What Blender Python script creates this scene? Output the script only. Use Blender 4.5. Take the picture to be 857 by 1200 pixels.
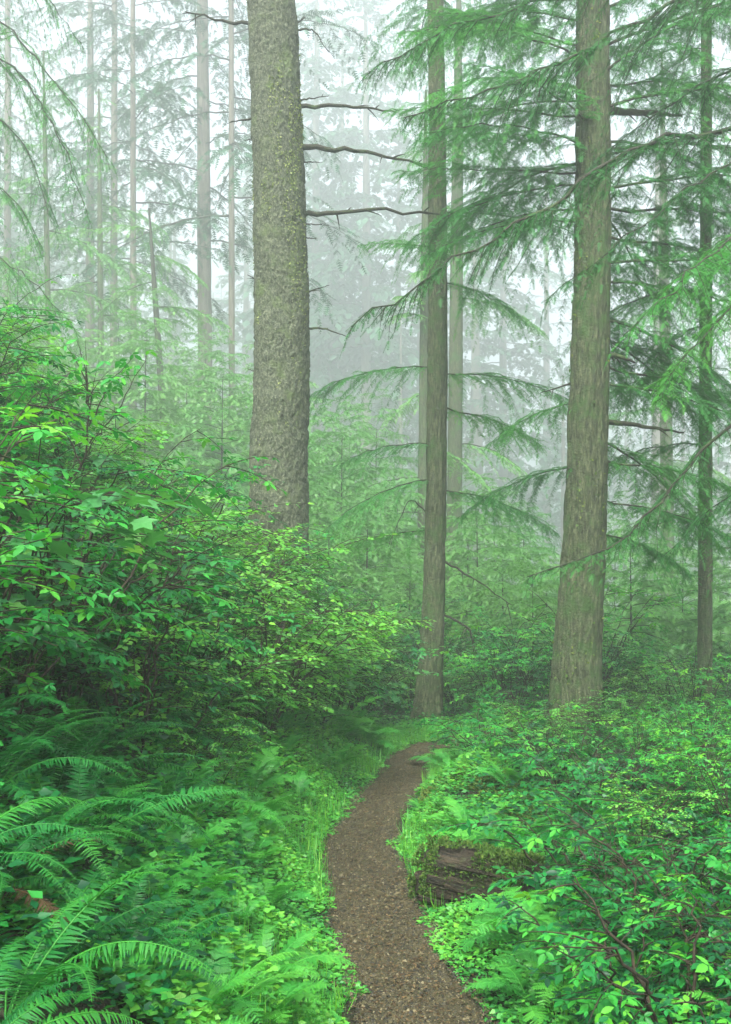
import bpy, math
import numpy as np
from mathutils import Matrix, Vector, Euler

# ------------------------------------------------------------------ camera, sky, sun, exposure
F = 1250.0            # focal length in photo pixels (photo 857 x 1200)
HY = 690.0            # horizon row in the photo
CAMZ = 1.9
scene = bpy.context.scene
for o in list(bpy.data.objects):
    bpy.data.objects.remove(o)
COL = scene.collection

cam_d = bpy.data.cameras.new("camera")
cam = bpy.data.objects.new("camera", cam_d)
COL.objects.link(cam)
cam.location = (0, 0, CAMZ)
cam.rotation_euler = (math.radians(90), 0, 0)
cam_d.sensor_fit = 'VERTICAL'
cam_d.sensor_height = 36.0
cam_d.lens = 36.0 * F / 1200.0
cam_d.shift_y = (HY - 600.0) / 1200.0
cam_d.clip_start = 0.05
cam_d.clip_end = 2000
scene.camera = cam

SUN_EL, SUN_ROT = 52.0, 195.0
world = bpy.data.worlds.new("World")
scene.world = world
world.use_nodes = True
wn = world.node_tree.nodes
wl = world.node_tree.links
wn.clear()
sky = wn.new("ShaderNodeTexSky")
sky.sky_type = 'NISHITA'
sky.sun_disc = False
sky.sun_elevation = math.radians(SUN_EL)
sky.sun_rotation = math.radians(SUN_ROT)
sky.dust_density = 6.0
hsv = wn.new("ShaderNodeHueSaturation")       # overcast: the blue of the clear sky is washed out
hsv.inputs["Saturation"].default_value = 0.55
bg = wn.new("ShaderNodeBackground")
bg.inputs["Strength"].default_value = 0.055
wo = wn.new("ShaderNodeOutputWorld")
wl.new(sky.outputs[0], hsv.inputs["Color"])
wl.new(hsv.outputs[0], bg.inputs["Color"])
wl.new(bg.outputs[0], wo.inputs["Surface"])

sun_d = bpy.data.lights.new("sun", 'SUN')
sun_d.energy = 1.5
sun_d.angle = math.radians(30)
sun_d.color = (1.0, 0.97, 0.92)
sun = bpy.data.objects.new("sun", sun_d)
COL.objects.link(sun)
_el, _ro = math.radians(SUN_EL), math.radians(SUN_ROT)
_dir = Vector((math.sin(_ro) * math.cos(_el), math.cos(_ro) * math.cos(_el), math.sin(_el)))
sun.rotation_euler = _dir.to_track_quat('Z', 'Y').to_euler()

scene.view_settings.view_transform = 'Standard'
scene.view_settings.look = 'None'
scene.view_settings.gamma = 1.0
scene.view_settings.exposure = 3.28
HAZE_DENSITY = 0.0076
scene.cycles.use_denoising = True
scene.cycles.max_bounces = 6
scene.cycles.diffuse_bounces = 3
scene.cycles.transmission_bounces = 4
scene.cycles.volume_bounces = 1

RNG = np.random.default_rng(11)

# ------------------------------------------------------------------ helpers
def W(px, py, d):
    """photo pixel + depth (metres along the view axis) -> world point"""
    return np.array([(px - 428.5) / F * d, d, CAMZ - (py - HY) / F * d])

def nrm(v):
    v = np.asarray(v, float)
    return v / np.maximum(np.linalg.norm(v, axis=-1, keepdims=True), 1e-9)

def vnoise(p, seed=0):
    p = np.asarray(p, float)
    i = np.floor(p).astype(np.int64)
    f = p - i
    f = f * f * (3 - 2 * f)
    def h(a):
        n = a[:, 0] * 374761393 + a[:, 1] * 668265263 + a[:, 2] * 2147483647 + seed * 144665
        n = (n ^ (n >> 13)) * 1274126177
        n = n ^ (n >> 16)
        return (n & 0xFFFF) / 65535.0
    out = np.zeros(len(p))
    for dx in (0, 1):
        for dy in (0, 1):
            for dz in (0, 1):
                w = (f[:, 0] if dx else 1 - f[:, 0]) * (f[:, 1] if dy else 1 - f[:, 1]) * (f[:, 2] if dz else 1 - f[:, 2])
                out += w * h(i + np.array([dx, dy, dz]))
    return out * 2 - 1

def fbm(p, seed=0, octaves=3):
    a, s, out = 1.0, 1.0, 0
    for k in range(octaves):
        out = out + a * vnoise(np.asarray(p) * s, seed + 17 * k)
        a *= 0.5
        s *= 2.03
    return out

class MB:
    """collects numpy geometry, builds ONE mesh"""
    def __init__(self):
        self.v, self.f3, self.f4, self.m3, self.m4, self.t = [], [], [], [], [], []
        self.n = 0
    def add(self, v, f, mat=0, tint=None):
        v = np.asarray(v, float)
        f = np.asarray(f, np.int64)
        if len(v) == 0 or len(f) == 0:
            return
        if f.shape[1] == 3:
            self.f3.append(f + self.n); self.m3.append(np.full(len(f), mat))
        else:
            self.f4.append(f + self.n); self.m4.append(np.full(len(f), mat))
        self.v.append(v)
        self.t.append(np.full(len(v), 0.5) if tint is None else np.asarray(tint, float))
        self.n += len(v)
    def arrays(self):
        return np.concatenate(self.v), np.concatenate(self.t)
    def merge(self, other, M=np.eye(4), s=1.0):
        v, t = other.arrays()
        v = v @ (M[:3, :3] * s).T + M[:3, 3]
        n0 = self.n
        self.v.append(v); self.t.append(t); self.n += len(v)
        for f, m in zip(other.f3, other.m3):
            self.f3.append(f + n0); self.m3.append(m)
        for f, m in zip(other.f4, other.m4):
            self.f4.append(f + n0); self.m4.append(m)
    def mesh(self, name, mats, smooth=True):
        me = bpy.data.meshes.new(name)
        if self.n == 0:
            return me
        v, t = self.arrays()
        f3 = np.concatenate(self.f3) if self.f3 else np.zeros((0, 3), np.int64)
        f4 = np.concatenate(self.f4) if self.f4 else np.zeros((0, 4), np.int64)
        m = np.concatenate((self.m3 or [np.zeros(0)]) + (self.m4 or [np.zeros(0)])).astype(np.int32)
        loops = np.concatenate([f3.ravel(), f4.ravel()]).astype(np.int32)
        starts = np.concatenate([np.arange(len(f3)) * 3, len(f3) * 3 + np.arange(len(f4)) * 4]).astype(np.int32)
        me.vertices.add(len(v)); me.vertices.foreach_set("co", v.astype(np.float32).ravel())
        me.loops.add(len(loops)); me.loops.foreach_set("vertex_index", loops)
        me.polygons.add(len(starts)); me.polygons.foreach_set("loop_start", starts)
        me.polygons.foreach_set("material_index", m)
        me.polygons.foreach_set("use_smooth", np.full(len(starts), smooth))
        at = me.attributes.new("tint", 'FLOAT', 'POINT')
        at.data.foreach_set("value", t.astype(np.float32))
        for mm in (mats if isinstance(mats, (list, tuple)) else [mats]):
            me.materials.append(mm)
        me.update(calc_edges=True)
        return me

def scatter(tv, tf, P, D, N, L, Wd):
    """copies of a small template: u along D, v across, w along N"""
    P = np.asarray(P, float); D = nrm(D); n = len(P)
    S = nrm(np.cross(N, D)); N = np.cross(D, S)
    L = np.broadcast_to(L, (n,)); Wd = np.broadcast_to(Wd, (n,))
    k = len(tv)
    v = (P[:, None, :] + D[:, None, :] * (tv[None, :, 0:1] * L[:, None, None])
         + S[:, None, :] * (tv[None, :, 1:2] * Wd[:, None, None])
         + N[:, None, :] * (tv[None, :, 2:3] * L[:, None, None])).reshape(-1, 3)
    f = (tf[None, :, :] + (np.arange(n) * k)[:, None, None]).reshape(-1, tf.shape[1])
    return v, f, k

def tube(pts, rad, sides=6, cap=True):
    pts = np.asarray(pts, float); n = len(pts)
    rad = np.broadcast_to(rad, (n,))
    T = nrm(np.gradient(pts, axis=0))
    ref = np.array([0, 0, 1.0]) if abs(T[0][2]) < 0.8 else np.array([1.0, 0, 0])
    a = nrm(np.cross(T[0], ref)); A = [a]
    for i in range(1, n):
        a = nrm(A[-1] - T[i] * np.dot(A[-1], T[i])); A.append(a)
    A = np.array(A); B = np.cross(T, A)
    th = np.linspace(0, 2 * np.pi, sides, endpoint=False)
    v = pts[:, None, :] + rad[:, None, None] * (A[:, None, :] * np.cos(th)[None, :, None] + B[:, None, :] * np.sin(th)[None, :, None])
    v = v.reshape(-1, 3)
    i = np.arange(n - 1)[:, None] * sides; j = np.arange(sides)[None, :]; j2 = (j + 1) % sides
    f = np.stack([i + j, i + j2, i + sides + j2, i + sides + j], -1).reshape(-1, 4)
    return v, f

def link(name, me, parent=None, loc=None, rot=None, scale=None):
    o = bpy.data.objects.new(name, me)
    COL.objects.link(o)
    if parent is not None: o.parent = parent
    if loc is not None: o.location = loc
    if rot is not None: o.rotation_euler = rot
    if scale is not None: o.scale = (scale,) * 3 if np.isscalar(scale) else scale
    return o

def thing(name, label, cat, loc=(0, 0, 0), rotz=0.0, scale=None, group=None, tilt=(0, 0)):
    o = link(name, None, None, loc, (tilt[0], tilt[1], rotz), scale)
    o.empty_display_size = 0.2
    tag(o, label, cat, group)
    return o

def tag(o, label, cat, group=None, kind=None):
    o["label"] = label; o["category"] = cat
    if group: o["group"] = group
    if kind: o["kind"] = kind
    return o

def structure(o):
    o["kind"] = "structure"
    return o

# ------------------------------------------------------------------ materials
def mat_new(name):
    m = bpy.data.materials.new(name); m.use_nodes = True
    nt = m.node_tree; nt.nodes.clear()
    out = nt.nodes.new("ShaderNodeOutputMaterial")
    return m, nt, nt.nodes, nt.links, out

def ramp(nodes, stops):
    r = nodes.new("ShaderNodeValToRGB")
    e = r.color_ramp.elements
    while len(e) < len(stops): e.new(0.5)
    for k, (p, c) in enumerate(stops):
        e[k].position = p; e[k].color = (*c, 1)
    return r

def leaf_mat(name, cols, rough=0.42, transl=0.32, spec=0.5, objvar=0.55):
    m, nt, N, Lk, out = mat_new(name)
    at = N.new("ShaderNodeAttribute"); at.attribute_name = "tint"
    oi = N.new("ShaderNodeObjectInfo")
    mix = N.new("ShaderNodeMath"); mix.operation = 'MULTIPLY_ADD'
    sub = N.new("ShaderNodeMath"); sub.operation = 'SUBTRACT'; sub.inputs[1].default_value = 0.5
    Lk.new(oi.outputs["Random"], sub.inputs[0])
    Lk.new(sub.outputs[0], mix.inputs[0]); mix.inputs[1].default_value = objvar
    Lk.new(at.outputs["Fac"], mix.inputs[2])
    k = len(cols)
    r = ramp(N, [(i / (k - 1), c) for i, c in enumerate(cols)])
    Lk.new(mix.outputs[0], r.inputs[0])
    p = N.new("ShaderNodeBsdfPrincipled")
    Lk.new(r.outputs[0], p.inputs["Base Color"])
    p.inputs["Roughness"].default_value = rough
    p.inputs["Specular IOR Level"].default_value = spec
    tr = N.new("ShaderNodeBsdfTranslucent")
    br = N.new("ShaderNodeMix"); br.data_type = 'RGBA'; br.blend_type = 'MULTIPLY'
    br.inputs["Factor"].default_value = 1.0
    Lk.new(r.outputs[0], br.inputs[6]); br.inputs[7].default_value = (1.5, 1.5, 0.8, 1)
    Lk.new(br.outputs[2], tr.inputs["Color"])
    ms = N.new("ShaderNodeMixShader"); ms.inputs[0].default_value = transl
    Lk.new(p.outputs[0], ms.inputs[1]); Lk.new(tr.outputs[0], ms.inputs[2])
    Lk.new(ms.outputs[0], out.inputs["Surface"])
    return m

def bark_mat(name, cols, moss, moss_amt, sx=(9, 9, 3), bump=0.6, scale2=40):
    m, nt, N, Lk, out = mat_new(name)
    tc = N.new("ShaderNodeTexCoord")
    mp = N.new("ShaderNodeMapping"); mp.inputs["Scale"].default_value = sx
    Lk.new(tc.outputs["Object"], mp.inputs["Vector"])
    n1 = N.new("ShaderNodeTexNoise"); n1.inputs["Scale"].default_value = 1.6; n1.inputs["Detail"].default_value = 8
    n1.inputs["Roughness"].default_value = 0.7
    Lk.new(mp.outputs[0], n1.inputs["Vector"])
    r = ramp(N, [(0.34, cols[0]), (0.5, cols[1]), (0.67, cols[2])])
    Lk.new(n1.outputs[0], r.inputs[0])
    n2 = N.new("ShaderNodeTexNoise"); n2.inputs["Scale"].default_value = 3.2; n2.inputs["Detail"].default_value = 6
    n2.inputs["Roughness"].default_value = 0.75
    Lk.new(tc.outputs["Object"], n2.inputs["Vector"])
    rr = ramp(N, [(0.60 - moss_amt, (0, 0, 0)), (0.70 - moss_amt * 0.6, (1, 1, 1))])
    Lk.new(n2.outputs[0], rr.inputs[0])
    mx = N.new("ShaderNodeMix"); mx.data_type = 'RGBA'
    Lk.new(rr.outputs[0], mx.inputs["Factor"]); Lk.new(r.outputs[0], mx.inputs[6]); mx.inputs[7].default_value = (*moss, 1)
    p = N.new("ShaderNodeBsdfPrincipled"); p.inputs["Roughness"].default_value = 0.85
    p.inputs["Specular IOR Level"].default_value = 0.25
    Lk.new(mx.outputs[2], p.inputs["Base Color"])
    n3 = N.new("ShaderNodeTexNoise"); n3.inputs["Scale"].default_value = scale2; n3.inputs["Detail"].default_value = 4
    Lk.new(tc.outputs["Object"], n3.inputs["Vector"])
    ad = N.new("ShaderNodeMath"); ad.operation = 'ADD'
    Lk.new(n1.outputs[0], ad.inputs[0]); Lk.new(n3.outputs[0], ad.inputs[1])
    b = N.new("ShaderNodeBump"); b.inputs["Strength"].default_value = bump; b.inputs["Distance"].default_value = 0.03
    Lk.new(ad.outputs[0], b.inputs["Height"]); Lk.new(b.outputs[0], p.inputs["Normal"])
    Lk.new(p.outputs[0], out.inputs["Surface"])
    return m

def ground_mat(name, cols, scale, bump=0.5, rough=0.9, dist=0.02):
    m, nt, N, Lk, out = mat_new(name)
    tc = N.new("ShaderNodeTexCoord")
    n1 = N.new("ShaderNodeTexNoise"); n1.inputs["Scale"].default_value = scale; n1.inputs["Detail"].default_value = 9
    n1.inputs["Roughness"].default_value = 0.72
    Lk.new(tc.outputs["Object"], n1.inputs["Vector"])
    r = ramp(N, [(0.3 + 0.4 * i / (len(cols) - 1), c) for i, c in enumerate(cols)])
    Lk.new(n1.outputs[0], r.inputs[0])
    n2 = N.new("ShaderNodeTexVoronoi"); n2.inputs["Scale"].default_value = scale * 14
    Lk.new(tc.outputs["Object"], n2.inputs["Vector"])
    p = N.new("ShaderNodeBsdfPrincipled"); p.inputs["Roughness"].default_value = rough
    p.inputs["Specular IOR Level"].default_value = 0.3
    Lk.new(r.outputs[0], p.inputs["Base Color"])
    ad = N.new("ShaderNodeMath"); ad.operation = 'ADD'
    Lk.new(n1.outputs[0], ad.inputs[0]); Lk.new(n2.outputs[0], ad.inputs[1])
    b = N.new("ShaderNodeBump"); b.inputs["Strength"].default_value = bump; b.inputs["Distance"].default_value = dist
    Lk.new(ad.outputs[0], b.inputs["Height"]); Lk.new(b.outputs[0], p.inputs["Normal"])
    Lk.new(p.outputs[0], out.inputs["Surface"])
    return m

M_SALMON = leaf_mat("salmonberry_leaf", [(0.003, 0.050, 0.018), (0.010, 0.150, 0.028), (0.036, 0.270, 0.030), (0.120, 0.370, 0.026)], rough=0.38, transl=0.34, spec=0.25)
M_HUCKLE = leaf_mat("huckleberry_leaf", [(0.030, 0.180, 0.024), (0.075, 0.290, 0.030), (0.150, 0.380, 0.030)], rough=0.42, transl=0.36)
M_BROAD = leaf_mat("thimbleberry_leaf", [(0.012, 0.085, 0.030), (0.028, 0.155, 0.042), (0.060, 0.225, 0.050), (0.120, 0.300, 0.050)], rough=0.45, transl=0.32, spec=0.3)
M_FERN = leaf_mat("sword_fern_frond", [(0.003, 0.040, 0.012), (0.010, 0.110, 0.020), (0.040, 0.215, 0.022)], rough=0.40, transl=0.30, spec=0.22, objvar=0.5)
M_LADY = leaf_mat("lady_fern_frond", [(0.012, 0.150, 0.026), (0.036, 0.255, 0.032), (0.090, 0.350, 0.032)], rough=0.5, transl=0.36, objvar=0.5)
M_COVER = leaf_mat("ground_cover_leaf", [(0.008, 0.100, 0.024), (0.028, 0.210, 0.032), (0.075, 0.330, 0.034), (0.160, 0.390, 0.030)], rough=0.45, transl=0.30)
M_NEEDLE = leaf_mat("hemlock_needles", [(0.018, 0.115, 0.030), (0.042, 0.215, 0.042), (0.085, 0.310, 0.050)], rough=0.55, transl=0.4, spec=.25)
M_NEEDLE_Y = leaf_mat("young_conifer_needles", [(0.040, 0.165, 0.036), (0.085, 0.260, 0.048), (0.145, 0.330, 0.054)], rough=0.5, transl=0.3)
M_NEEDLE_B = leaf_mat("fresh_hemlock_needles", [(0.018, 0.130, 0.026), (0.042, 0.225, 0.034), (0.085, 0.310, 0.040)], rough=0.55, transl=0.4, spec=.25)
M_NEEDLE_D = leaf_mat("dark_hemlock_needles", [(0.009, 0.070, 0.018), (0.022, 0.135, 0.026), (0.050, 0.210, 0.034)], rough=0.55, transl=0.3, spec=.25)
M_NEEDLE_F = leaf_mat("old_conifer_needles", [(0.010, 0.048, 0.024), (0.024, 0.092, 0.042), (0.046, 0.140, 0.060)], rough=0.6, transl=0.25, spec=.2)
M_MOSS = leaf_mat("moss", [(0.022, 0.060, 0.012), (0.060, 0.120, 0.020), (0.130, 0.170, 0.030)], rough=0.8, transl=0.1, spec=0.1)
M_LICHEN = leaf_mat("lichen", [(0.07, 0.11, 0.03), (0.15, 0.19, 0.06), (0.25, 0.28, 0.12)], rough=0.85, transl=0.1, spec=0.1)
M_BARK_SP = bark_mat("scaly_spruce_bark", [(0.010, 0.011, 0.008), (0.054, 0.066, 0.039), (0.150, 0.168, 0.105)], (0.075, 0.105, 0.040), 0.075, sx=(24, 24, 15), bump=0.8)
M_BARK_HE = bark_mat("furrowed_hemlock_bark", [(0.007, 0.009, 0.004), (0.044, 0.056, 0.026), (0.115, 0.128, 0.066)], (0.034, 0.075, 0.018), 0.12, sx=(26, 26, 5), bump=0.8)
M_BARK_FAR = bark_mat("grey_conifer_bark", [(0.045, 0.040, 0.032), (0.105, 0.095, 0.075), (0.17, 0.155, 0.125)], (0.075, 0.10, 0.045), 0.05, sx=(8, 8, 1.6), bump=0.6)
M_TWIG = bark_mat("conifer_limb_bark", [(0.007, 0.008, 0.005), (0.022, 0.023, 0.014), (0.052, 0.052, 0.034)], (0.05, 0.085, 0.025), 0.06, sx=(20, 20, 20), bump=0.4)
M_CANE = bark_mat("shrub_cane", [(0.006, 0.005, 0.003), (0.019, 0.014, 0.008), (0.045, 0.034, 0.018)], (0.05, 0.075, 0.02), 0.02, sx=(20, 20, 20), bump=0.3)
M_WOOD = bark_mat("rotting_wood", [(0.005, 0.0045, 0.003), (0.020, 0.016, 0.010), (0.070, 0.054, 0.033)], (0.03, 0.045, 0.012), 0.02, sx=(3, 26, 26), bump=0.8)
M_SOIL = ground_mat("forest_soil", [(0.010, 0.009, 0.005), (0.022, 0.018, 0.009), (0.018, 0.035, 0.010), (0.03, 0.06, 0.015)], 3.0, bump=0.9, dist=0.05)
M_PATH = ground_mat("path_earth", [(0.020, 0.018, 0.008), (0.042, 0.036, 0.015), (0.070, 0.060, 0.027)], 7.0, bump=0.7, dist=0.012)
M_STONE = leaf_mat("gravel_stone", [(0.010, 0.0095, 0.005), (0.034, 0.029, 0.012), (0.076, 0.063, 0.028), (0.18, 0.155, 0.090)], rough=0.7, transl=0.0, spec=0.35)
M_LITTER = leaf_mat("needle_litter", [(0.030, 0.018, 0.008), (0.075, 0.048, 0.020), (0.15, 0.105, 0.048)], rough=0.7, transl=0.05, spec=0.2)

M_DEADFROND = leaf_mat("withered_frond", [(0.012, 0.008, 0.004), (0.032, 0.021, 0.010), (0.060, 0.042, 0.020)], rough=0.8, transl=0.1, spec=0.1)

# ------------------------------------------------------------------ terrain and path
PATH = np.array([(-4, .9), (0, .62), (3, .36), (4.66, .22), (5.16, .175), (5.79, .12), (6.6, .045), (7.4, -.02), (8.1, -.015),
                 (8.7, .05), (9.3, .15), (10.3, .325), (11.2, .44), (11.9, .53), (12.5, .68), (13.0, 1.00), (13.35, 1.6), (13.6, 2.4), (13.8, 3.6)])
def xc(y):
    y = np.asarray(y, float)
    return np.where(y < 12.5, np.interp(y, PATH[:15, 0], PATH[:15, 1]), 0.68 + 0.05 * (np.minimum(y, 40) - 12.5))

# dense smoothed path polyline (x, y)
_t = np.arange(len(PATH)); _tt = np.linspace(0, len(PATH) - 1, 700)
_py = np.interp(_tt, _t, PATH[:, 0]); _px = np.interp(_tt, _t, PATH[:, 1])
_k = np.ones(31) / 31
_pyp = np.pad(_py, 15, 'edge'); _pxp = np.pad(_px, 15, 'edge')
PLINE = np.stack([np.convolve(_pxp, _k, 'valid'), np.convolve(_pyp, _k, 'valid')], -1)
def path_dist(x, y):
    p = np.stack([np.atleast_1d(x), np.atleast_1d(y)], -1)
    out = np.empty(len(p))
    for i in range(0, len(p), 4000):
        out[i:i + 4000] = np.sqrt(((p[i:i + 4000, None, :] - PLINE[None, ::4, :]) ** 2).sum(-1)).min(1)
    return out

def H(x, y):
    x = np.atleast_1d(np.asarray(x, float)); y = np.atleast_1d(np.asarray(y, float))
    s = x - xc(y)
    Lf = np.maximum(0, -s - 0.42)
    k = np.interp(y, [0, 4, 8, 11.5, 14.5, 20, 45], [.66, .74, .92, .84, .46, .50, .42])
    z = k * np.minimum(Lf, 6) + 0.26 * np.clip(Lf - 6, 0, 45)
    z = np.where(Lf < 0.5, z * (0.4 + 1.2 * Lf), z)
    R = np.maximum(0, s - 0.42)
    z = z + 0.10 * np.clip(R / 0.7, 0, 1) - 0.16 * np.clip(R - 2.3, 0, 60)
    back = np.clip(y - 15, 0, 80)
    w = np.clip((s + 2) / 4, 0, 1)
    z = z - 0.10 * back * w + 0.05 * np.minimum(back, 40) * (1 - w)
    # mossy hummock beside the path
    z = z + 0.26 * np.exp(-(((x - 1.05) / 0.55) ** 2 + ((y - 9.3) / 0.9) ** 2))
    p = np.stack([x * 0.9, y * 0.9, x * 0], -1)
    wn_ = np.clip((np.abs(s) - 0.35) / 0.8, 0, 1)
    z = z + fbm(p, 3, 3) * 0.09 * wn_ + fbm(p * 5, 9, 2) * 0.022 * wn_
    return z
def Hs(x, y): return float(H(x, y)[0])

def axis_grid(lo, hi, dense_lo, dense_hi, step):
    a = list(np.arange(dense_lo, dense_hi, step))
    s, v = step, dense_hi
    while v < hi: a.append(v); s *= 1.16; v += s
    a.append(hi); s, v = step, dense_lo - step
    while v > lo: a.insert(0, v); s *= 1.16; v -= s
    a.insert(0, lo)
    return np.array(a)
def build_ground():
    gx = axis_grid(-260, 260, -6, 6, 0.09); gy = axis_grid(-60, 260, 1.5, 17, 0.10)
    X, Y = np.meshgrid(gx, gy)
    Z = H(X.ravel(), Y.ravel())
    v = np.stack([X.ravel(), Y.ravel(), Z], -1)
    nx, ny = len(gx), len(gy)
    i = np.arange(ny - 1)[:, None] * nx + np.arange(nx - 1)[None, :]
    f = np.stack([i, i + 1, i + nx + 1, i + nx], -1).reshape(-1, 4)
    mb = MB(); mb.add(v, f)
    structure(link("ground", mb.mesh("ground", M_SOIL)))
build_ground()

def path_half(y, side):
    base = np.interp(y, [3, 5, 8, 12, 14], [.31, .29, .265, .25, .25])
    n = fbm(np.stack([y * 2.2, y * 0 + side * 7.3, y * 0], -1), 21, 3)
    return base + 0.045 * n
def build_path():
    T = nrm(np.gradient(PLINE, axis=0)); S = np.stack([T[:, 1], -T[:, 0]], -1)
    us = np.linspace(-1, 1, 19)
    hl = path_half(PLINE[:, 1] + PLINE[:, 0], -1); hr = path_half(PLINE[:, 1] + PLINE[:, 0], 1)
    off = np.where(us[None, :] < 0, us[None, :] * hl[:, None], us[None, :] * hr[:, None])
    xy = PLINE[:, None, :] + S[:, None, :] * off[:, :, None]
    x = xy[..., 0].ravel(); y = xy[..., 1].ravel()
    n = fbm(np.stack([x * 6, y * 6, x * 0], -1), 31, 3)
    z = H(x, y) + 0.022 + 0.010 * n
    u = np.abs(np.tile(us, len(PLINE)))
    z = z + 0.012 * u ** 4 - 0.03 * (u > 0.99)
    v = np.stack([x, y, z], -1)
    k = len(us); i = np.arange(len(PLINE) - 1)[:, None] * k + np.arange(k - 1)[None, :]
    f = np.stack([i, i + 1, i + k + 1, i + k], -1).reshape(-1, 4)
    mb = MB(); mb.add(v, f)
    p = structure(link("path", mb.mesh("path", M_PATH)))
    # gravel stones bedded in it
    r = np.random.default_rng(5)
    g = nrm(np.array([[1, 0, 0], [-1, 0, 0], [0, 1, 0], [0, -1, 0], [0, 0, 1], [0, 0, -1.0]]))
    gf = np.array([[0, 2, 4], [2, 1, 4], [1, 3, 4], [3, 0, 4]])     # upper halves, bedded in the earth
    n = 42000
    idx = np.interp(r.uniform(0, 1, n) ** 1.25 * 9.6 + 3.6, PLINE[:, 1], np.arange(len(PLINE))).astype(int)
    uu = r.uniform(-1.05, 1.05, n)
    xy = PLINE[idx] + S[idx] * (uu * np.where(uu < 0, hl[idx], hr[idx]))[:, None] + r.uniform(-.02, .02, (n, 2))
    n_ = fbm(np.stack([xy[:, 0] * 6, xy[:, 1] * 6, xy[:, 0] * 0], -1), 31, 3)
    zz = H(xy[:, 0], xy[:, 1]) + 0.022 + 0.010 * n_ + 0.012 * np.minimum(np.abs(uu), 1) ** 4
    P = np.stack([xy[:, 0], xy[:, 1], zz + 0.001], -1)
    sz = np.exp(r.normal(-5.28, 0.42, n))
    D = r.normal(size=(n, 3)); D[:, 2] *= .3
    v, f, k = scatter(g * np.array([1, 1, .7]), gf, P, D, np.tile([0, 0, 1.0], (n, 1)) + r.normal(size=(n, 3)) * .2, sz, sz * r.uniform(.6, 1, n))
    mb = MB(); mb.add(v, f, tint=np.repeat(np.clip(r.normal(.42, .36, n), 0, 1), k))
    gr = link("gravel", mb.mesh("gravel", M_STONE, smooth=False)); gr["kind"] = "stuff"
    tag(gr, "loose brown gravel bedded in the forest footpath", "gravel")
    # needles and leaf bits on it
    n = 8000
    idx = np.interp(r.uniform(0, 1, n) ** 1.25 * 9.6 + 3.6, PLINE[:, 1], np.arange(len(PLINE))).astype(int)
    uu = np.clip(r.normal(0, .7, n), -1.2, 1.2)
    xy = PLINE[idx] + S[idx] * (uu * .28)[:, None]
    P = np.stack([xy[:, 0], xy[:, 1], H(xy[:, 0], xy[:, 1]) + 0.034], -1)
    D = r.normal(size=(n, 3)); D[:, 2] *= .15
    q = np.array([[0, 0, 0], [.5, .5, .03], [1, 0, 0], [.5, -.5, 0.0]]); qf = np.array([[0, 1, 2], [0, 2, 3]])
    v, f, k = scatter(q, qf, P, D, np.tile([0, 0, 1.0], (n, 1)) + r.normal(size=(n, 3)) * .25, r.uniform(.012, .035, n), r.uniform(.003, .012, n))
    mb = MB(); mb.add(v, f, tint=np.repeat(r.uniform(0, 1, n), k))
    li = link("needle_litter", mb.mesh("needle_litter", M_LITTER, smooth=False)); li["kind"] = "stuff"
    tag(li, "brown needles and leaf scraps strewn on the footpath", "litter")
build_path()

# ------------------------------------------------------------------ trunks
def trunk_mb(pts, rad, sides, step, kind, amp, seed, flare=0.0, lobes=5):
    pts = np.asarray(pts, float); rad = np.asarray(rad, float)
    z = np.arange(pts[0, 2], pts[-1, 2], step)
    C = np.stack([np.interp(z, pts[:, 2], pts[:, 0]), np.interp(z, pts[:, 2], pts[:, 1]), z], -1)
    R = np.interp(z, pts[:, 2], rad)
    # smooth the polyline
    kk = max(3, int(1.2 / step) | 1); ker = np.ones(kk) / kk; pd = kk // 2
    for c in (0, 1): C[:, c] = np.convolve(np.pad(C[:, c], pd, 'reflect', reflect_type='odd'), ker, 'valid')
    R = np.convolve(np.pad(R, pd, 'edge'), ker, 'valid')
    th = np.linspace(0, 2 * np.pi, sides, endpoint=False)
    TH, ZZ = np.meshgrid(th, z); RR = np.repeat(R, sides)
    cx, sy = np.cos(TH).ravel(), np.sin(TH).ravel(); zz = ZZ.ravel()
    if kind == 'scaly':
        p = np.stack([cx * RR * 21, sy * RR * 21, zz * 14], -1)
        a = vnoise(p, seed); b = vnoise(p * 2.1, seed + 5)
        d = np.clip(np.abs(a) * 2.6, 0, 1) * 1.0 + .45 * b + 1.0 * vnoise(p * 0.16, seed + 8)
    else:
        wob = vnoise(np.stack([cx * 3, sy * 3, zz * 1.2], -1), seed + 2) * 0.35
        p = np.stack([(cx + wob * sy * .25) * RR * 34, (sy - wob * cx * .25) * RR * 34, zz * 3.6], -1)
        a = vnoise(p, seed); b = vnoise(p * np.array([2, 2, 2.6]), seed + 5)
        d = np.clip(np.abs(a) * 2.2, 0, 1) + .4 * b + .4 * vnoise(p * .25, seed + 9)
    r = RR + amp * d
    z0 = pts[0, 2]
    fl = np.exp(-np.maximum(0, zz - z0 - .25) / 0.45)
    r = r + RR * flare * fl * (1 + .55 * np.cos(lobes * TH.ravel() + seed) + .25 * np.cos((lobes + 3) * TH.ravel()))
    v = np.stack([np.repeat(C[:, 0], sides) + cx * r, np.repeat(C[:, 1], sides) + sy * r, zz], -1)
    n = len(z); i = np.arange(n - 1)[:, None] * sides; j = np.arange(sides)[None, :]; j2 = (j + 1) % sides
    f = np.stack([i + j, i + j2, i + sides + j2, i + sides + j], -1).reshape(-1, 4)
    mb = MB(); mb.add(v, f)
    return mb

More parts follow.
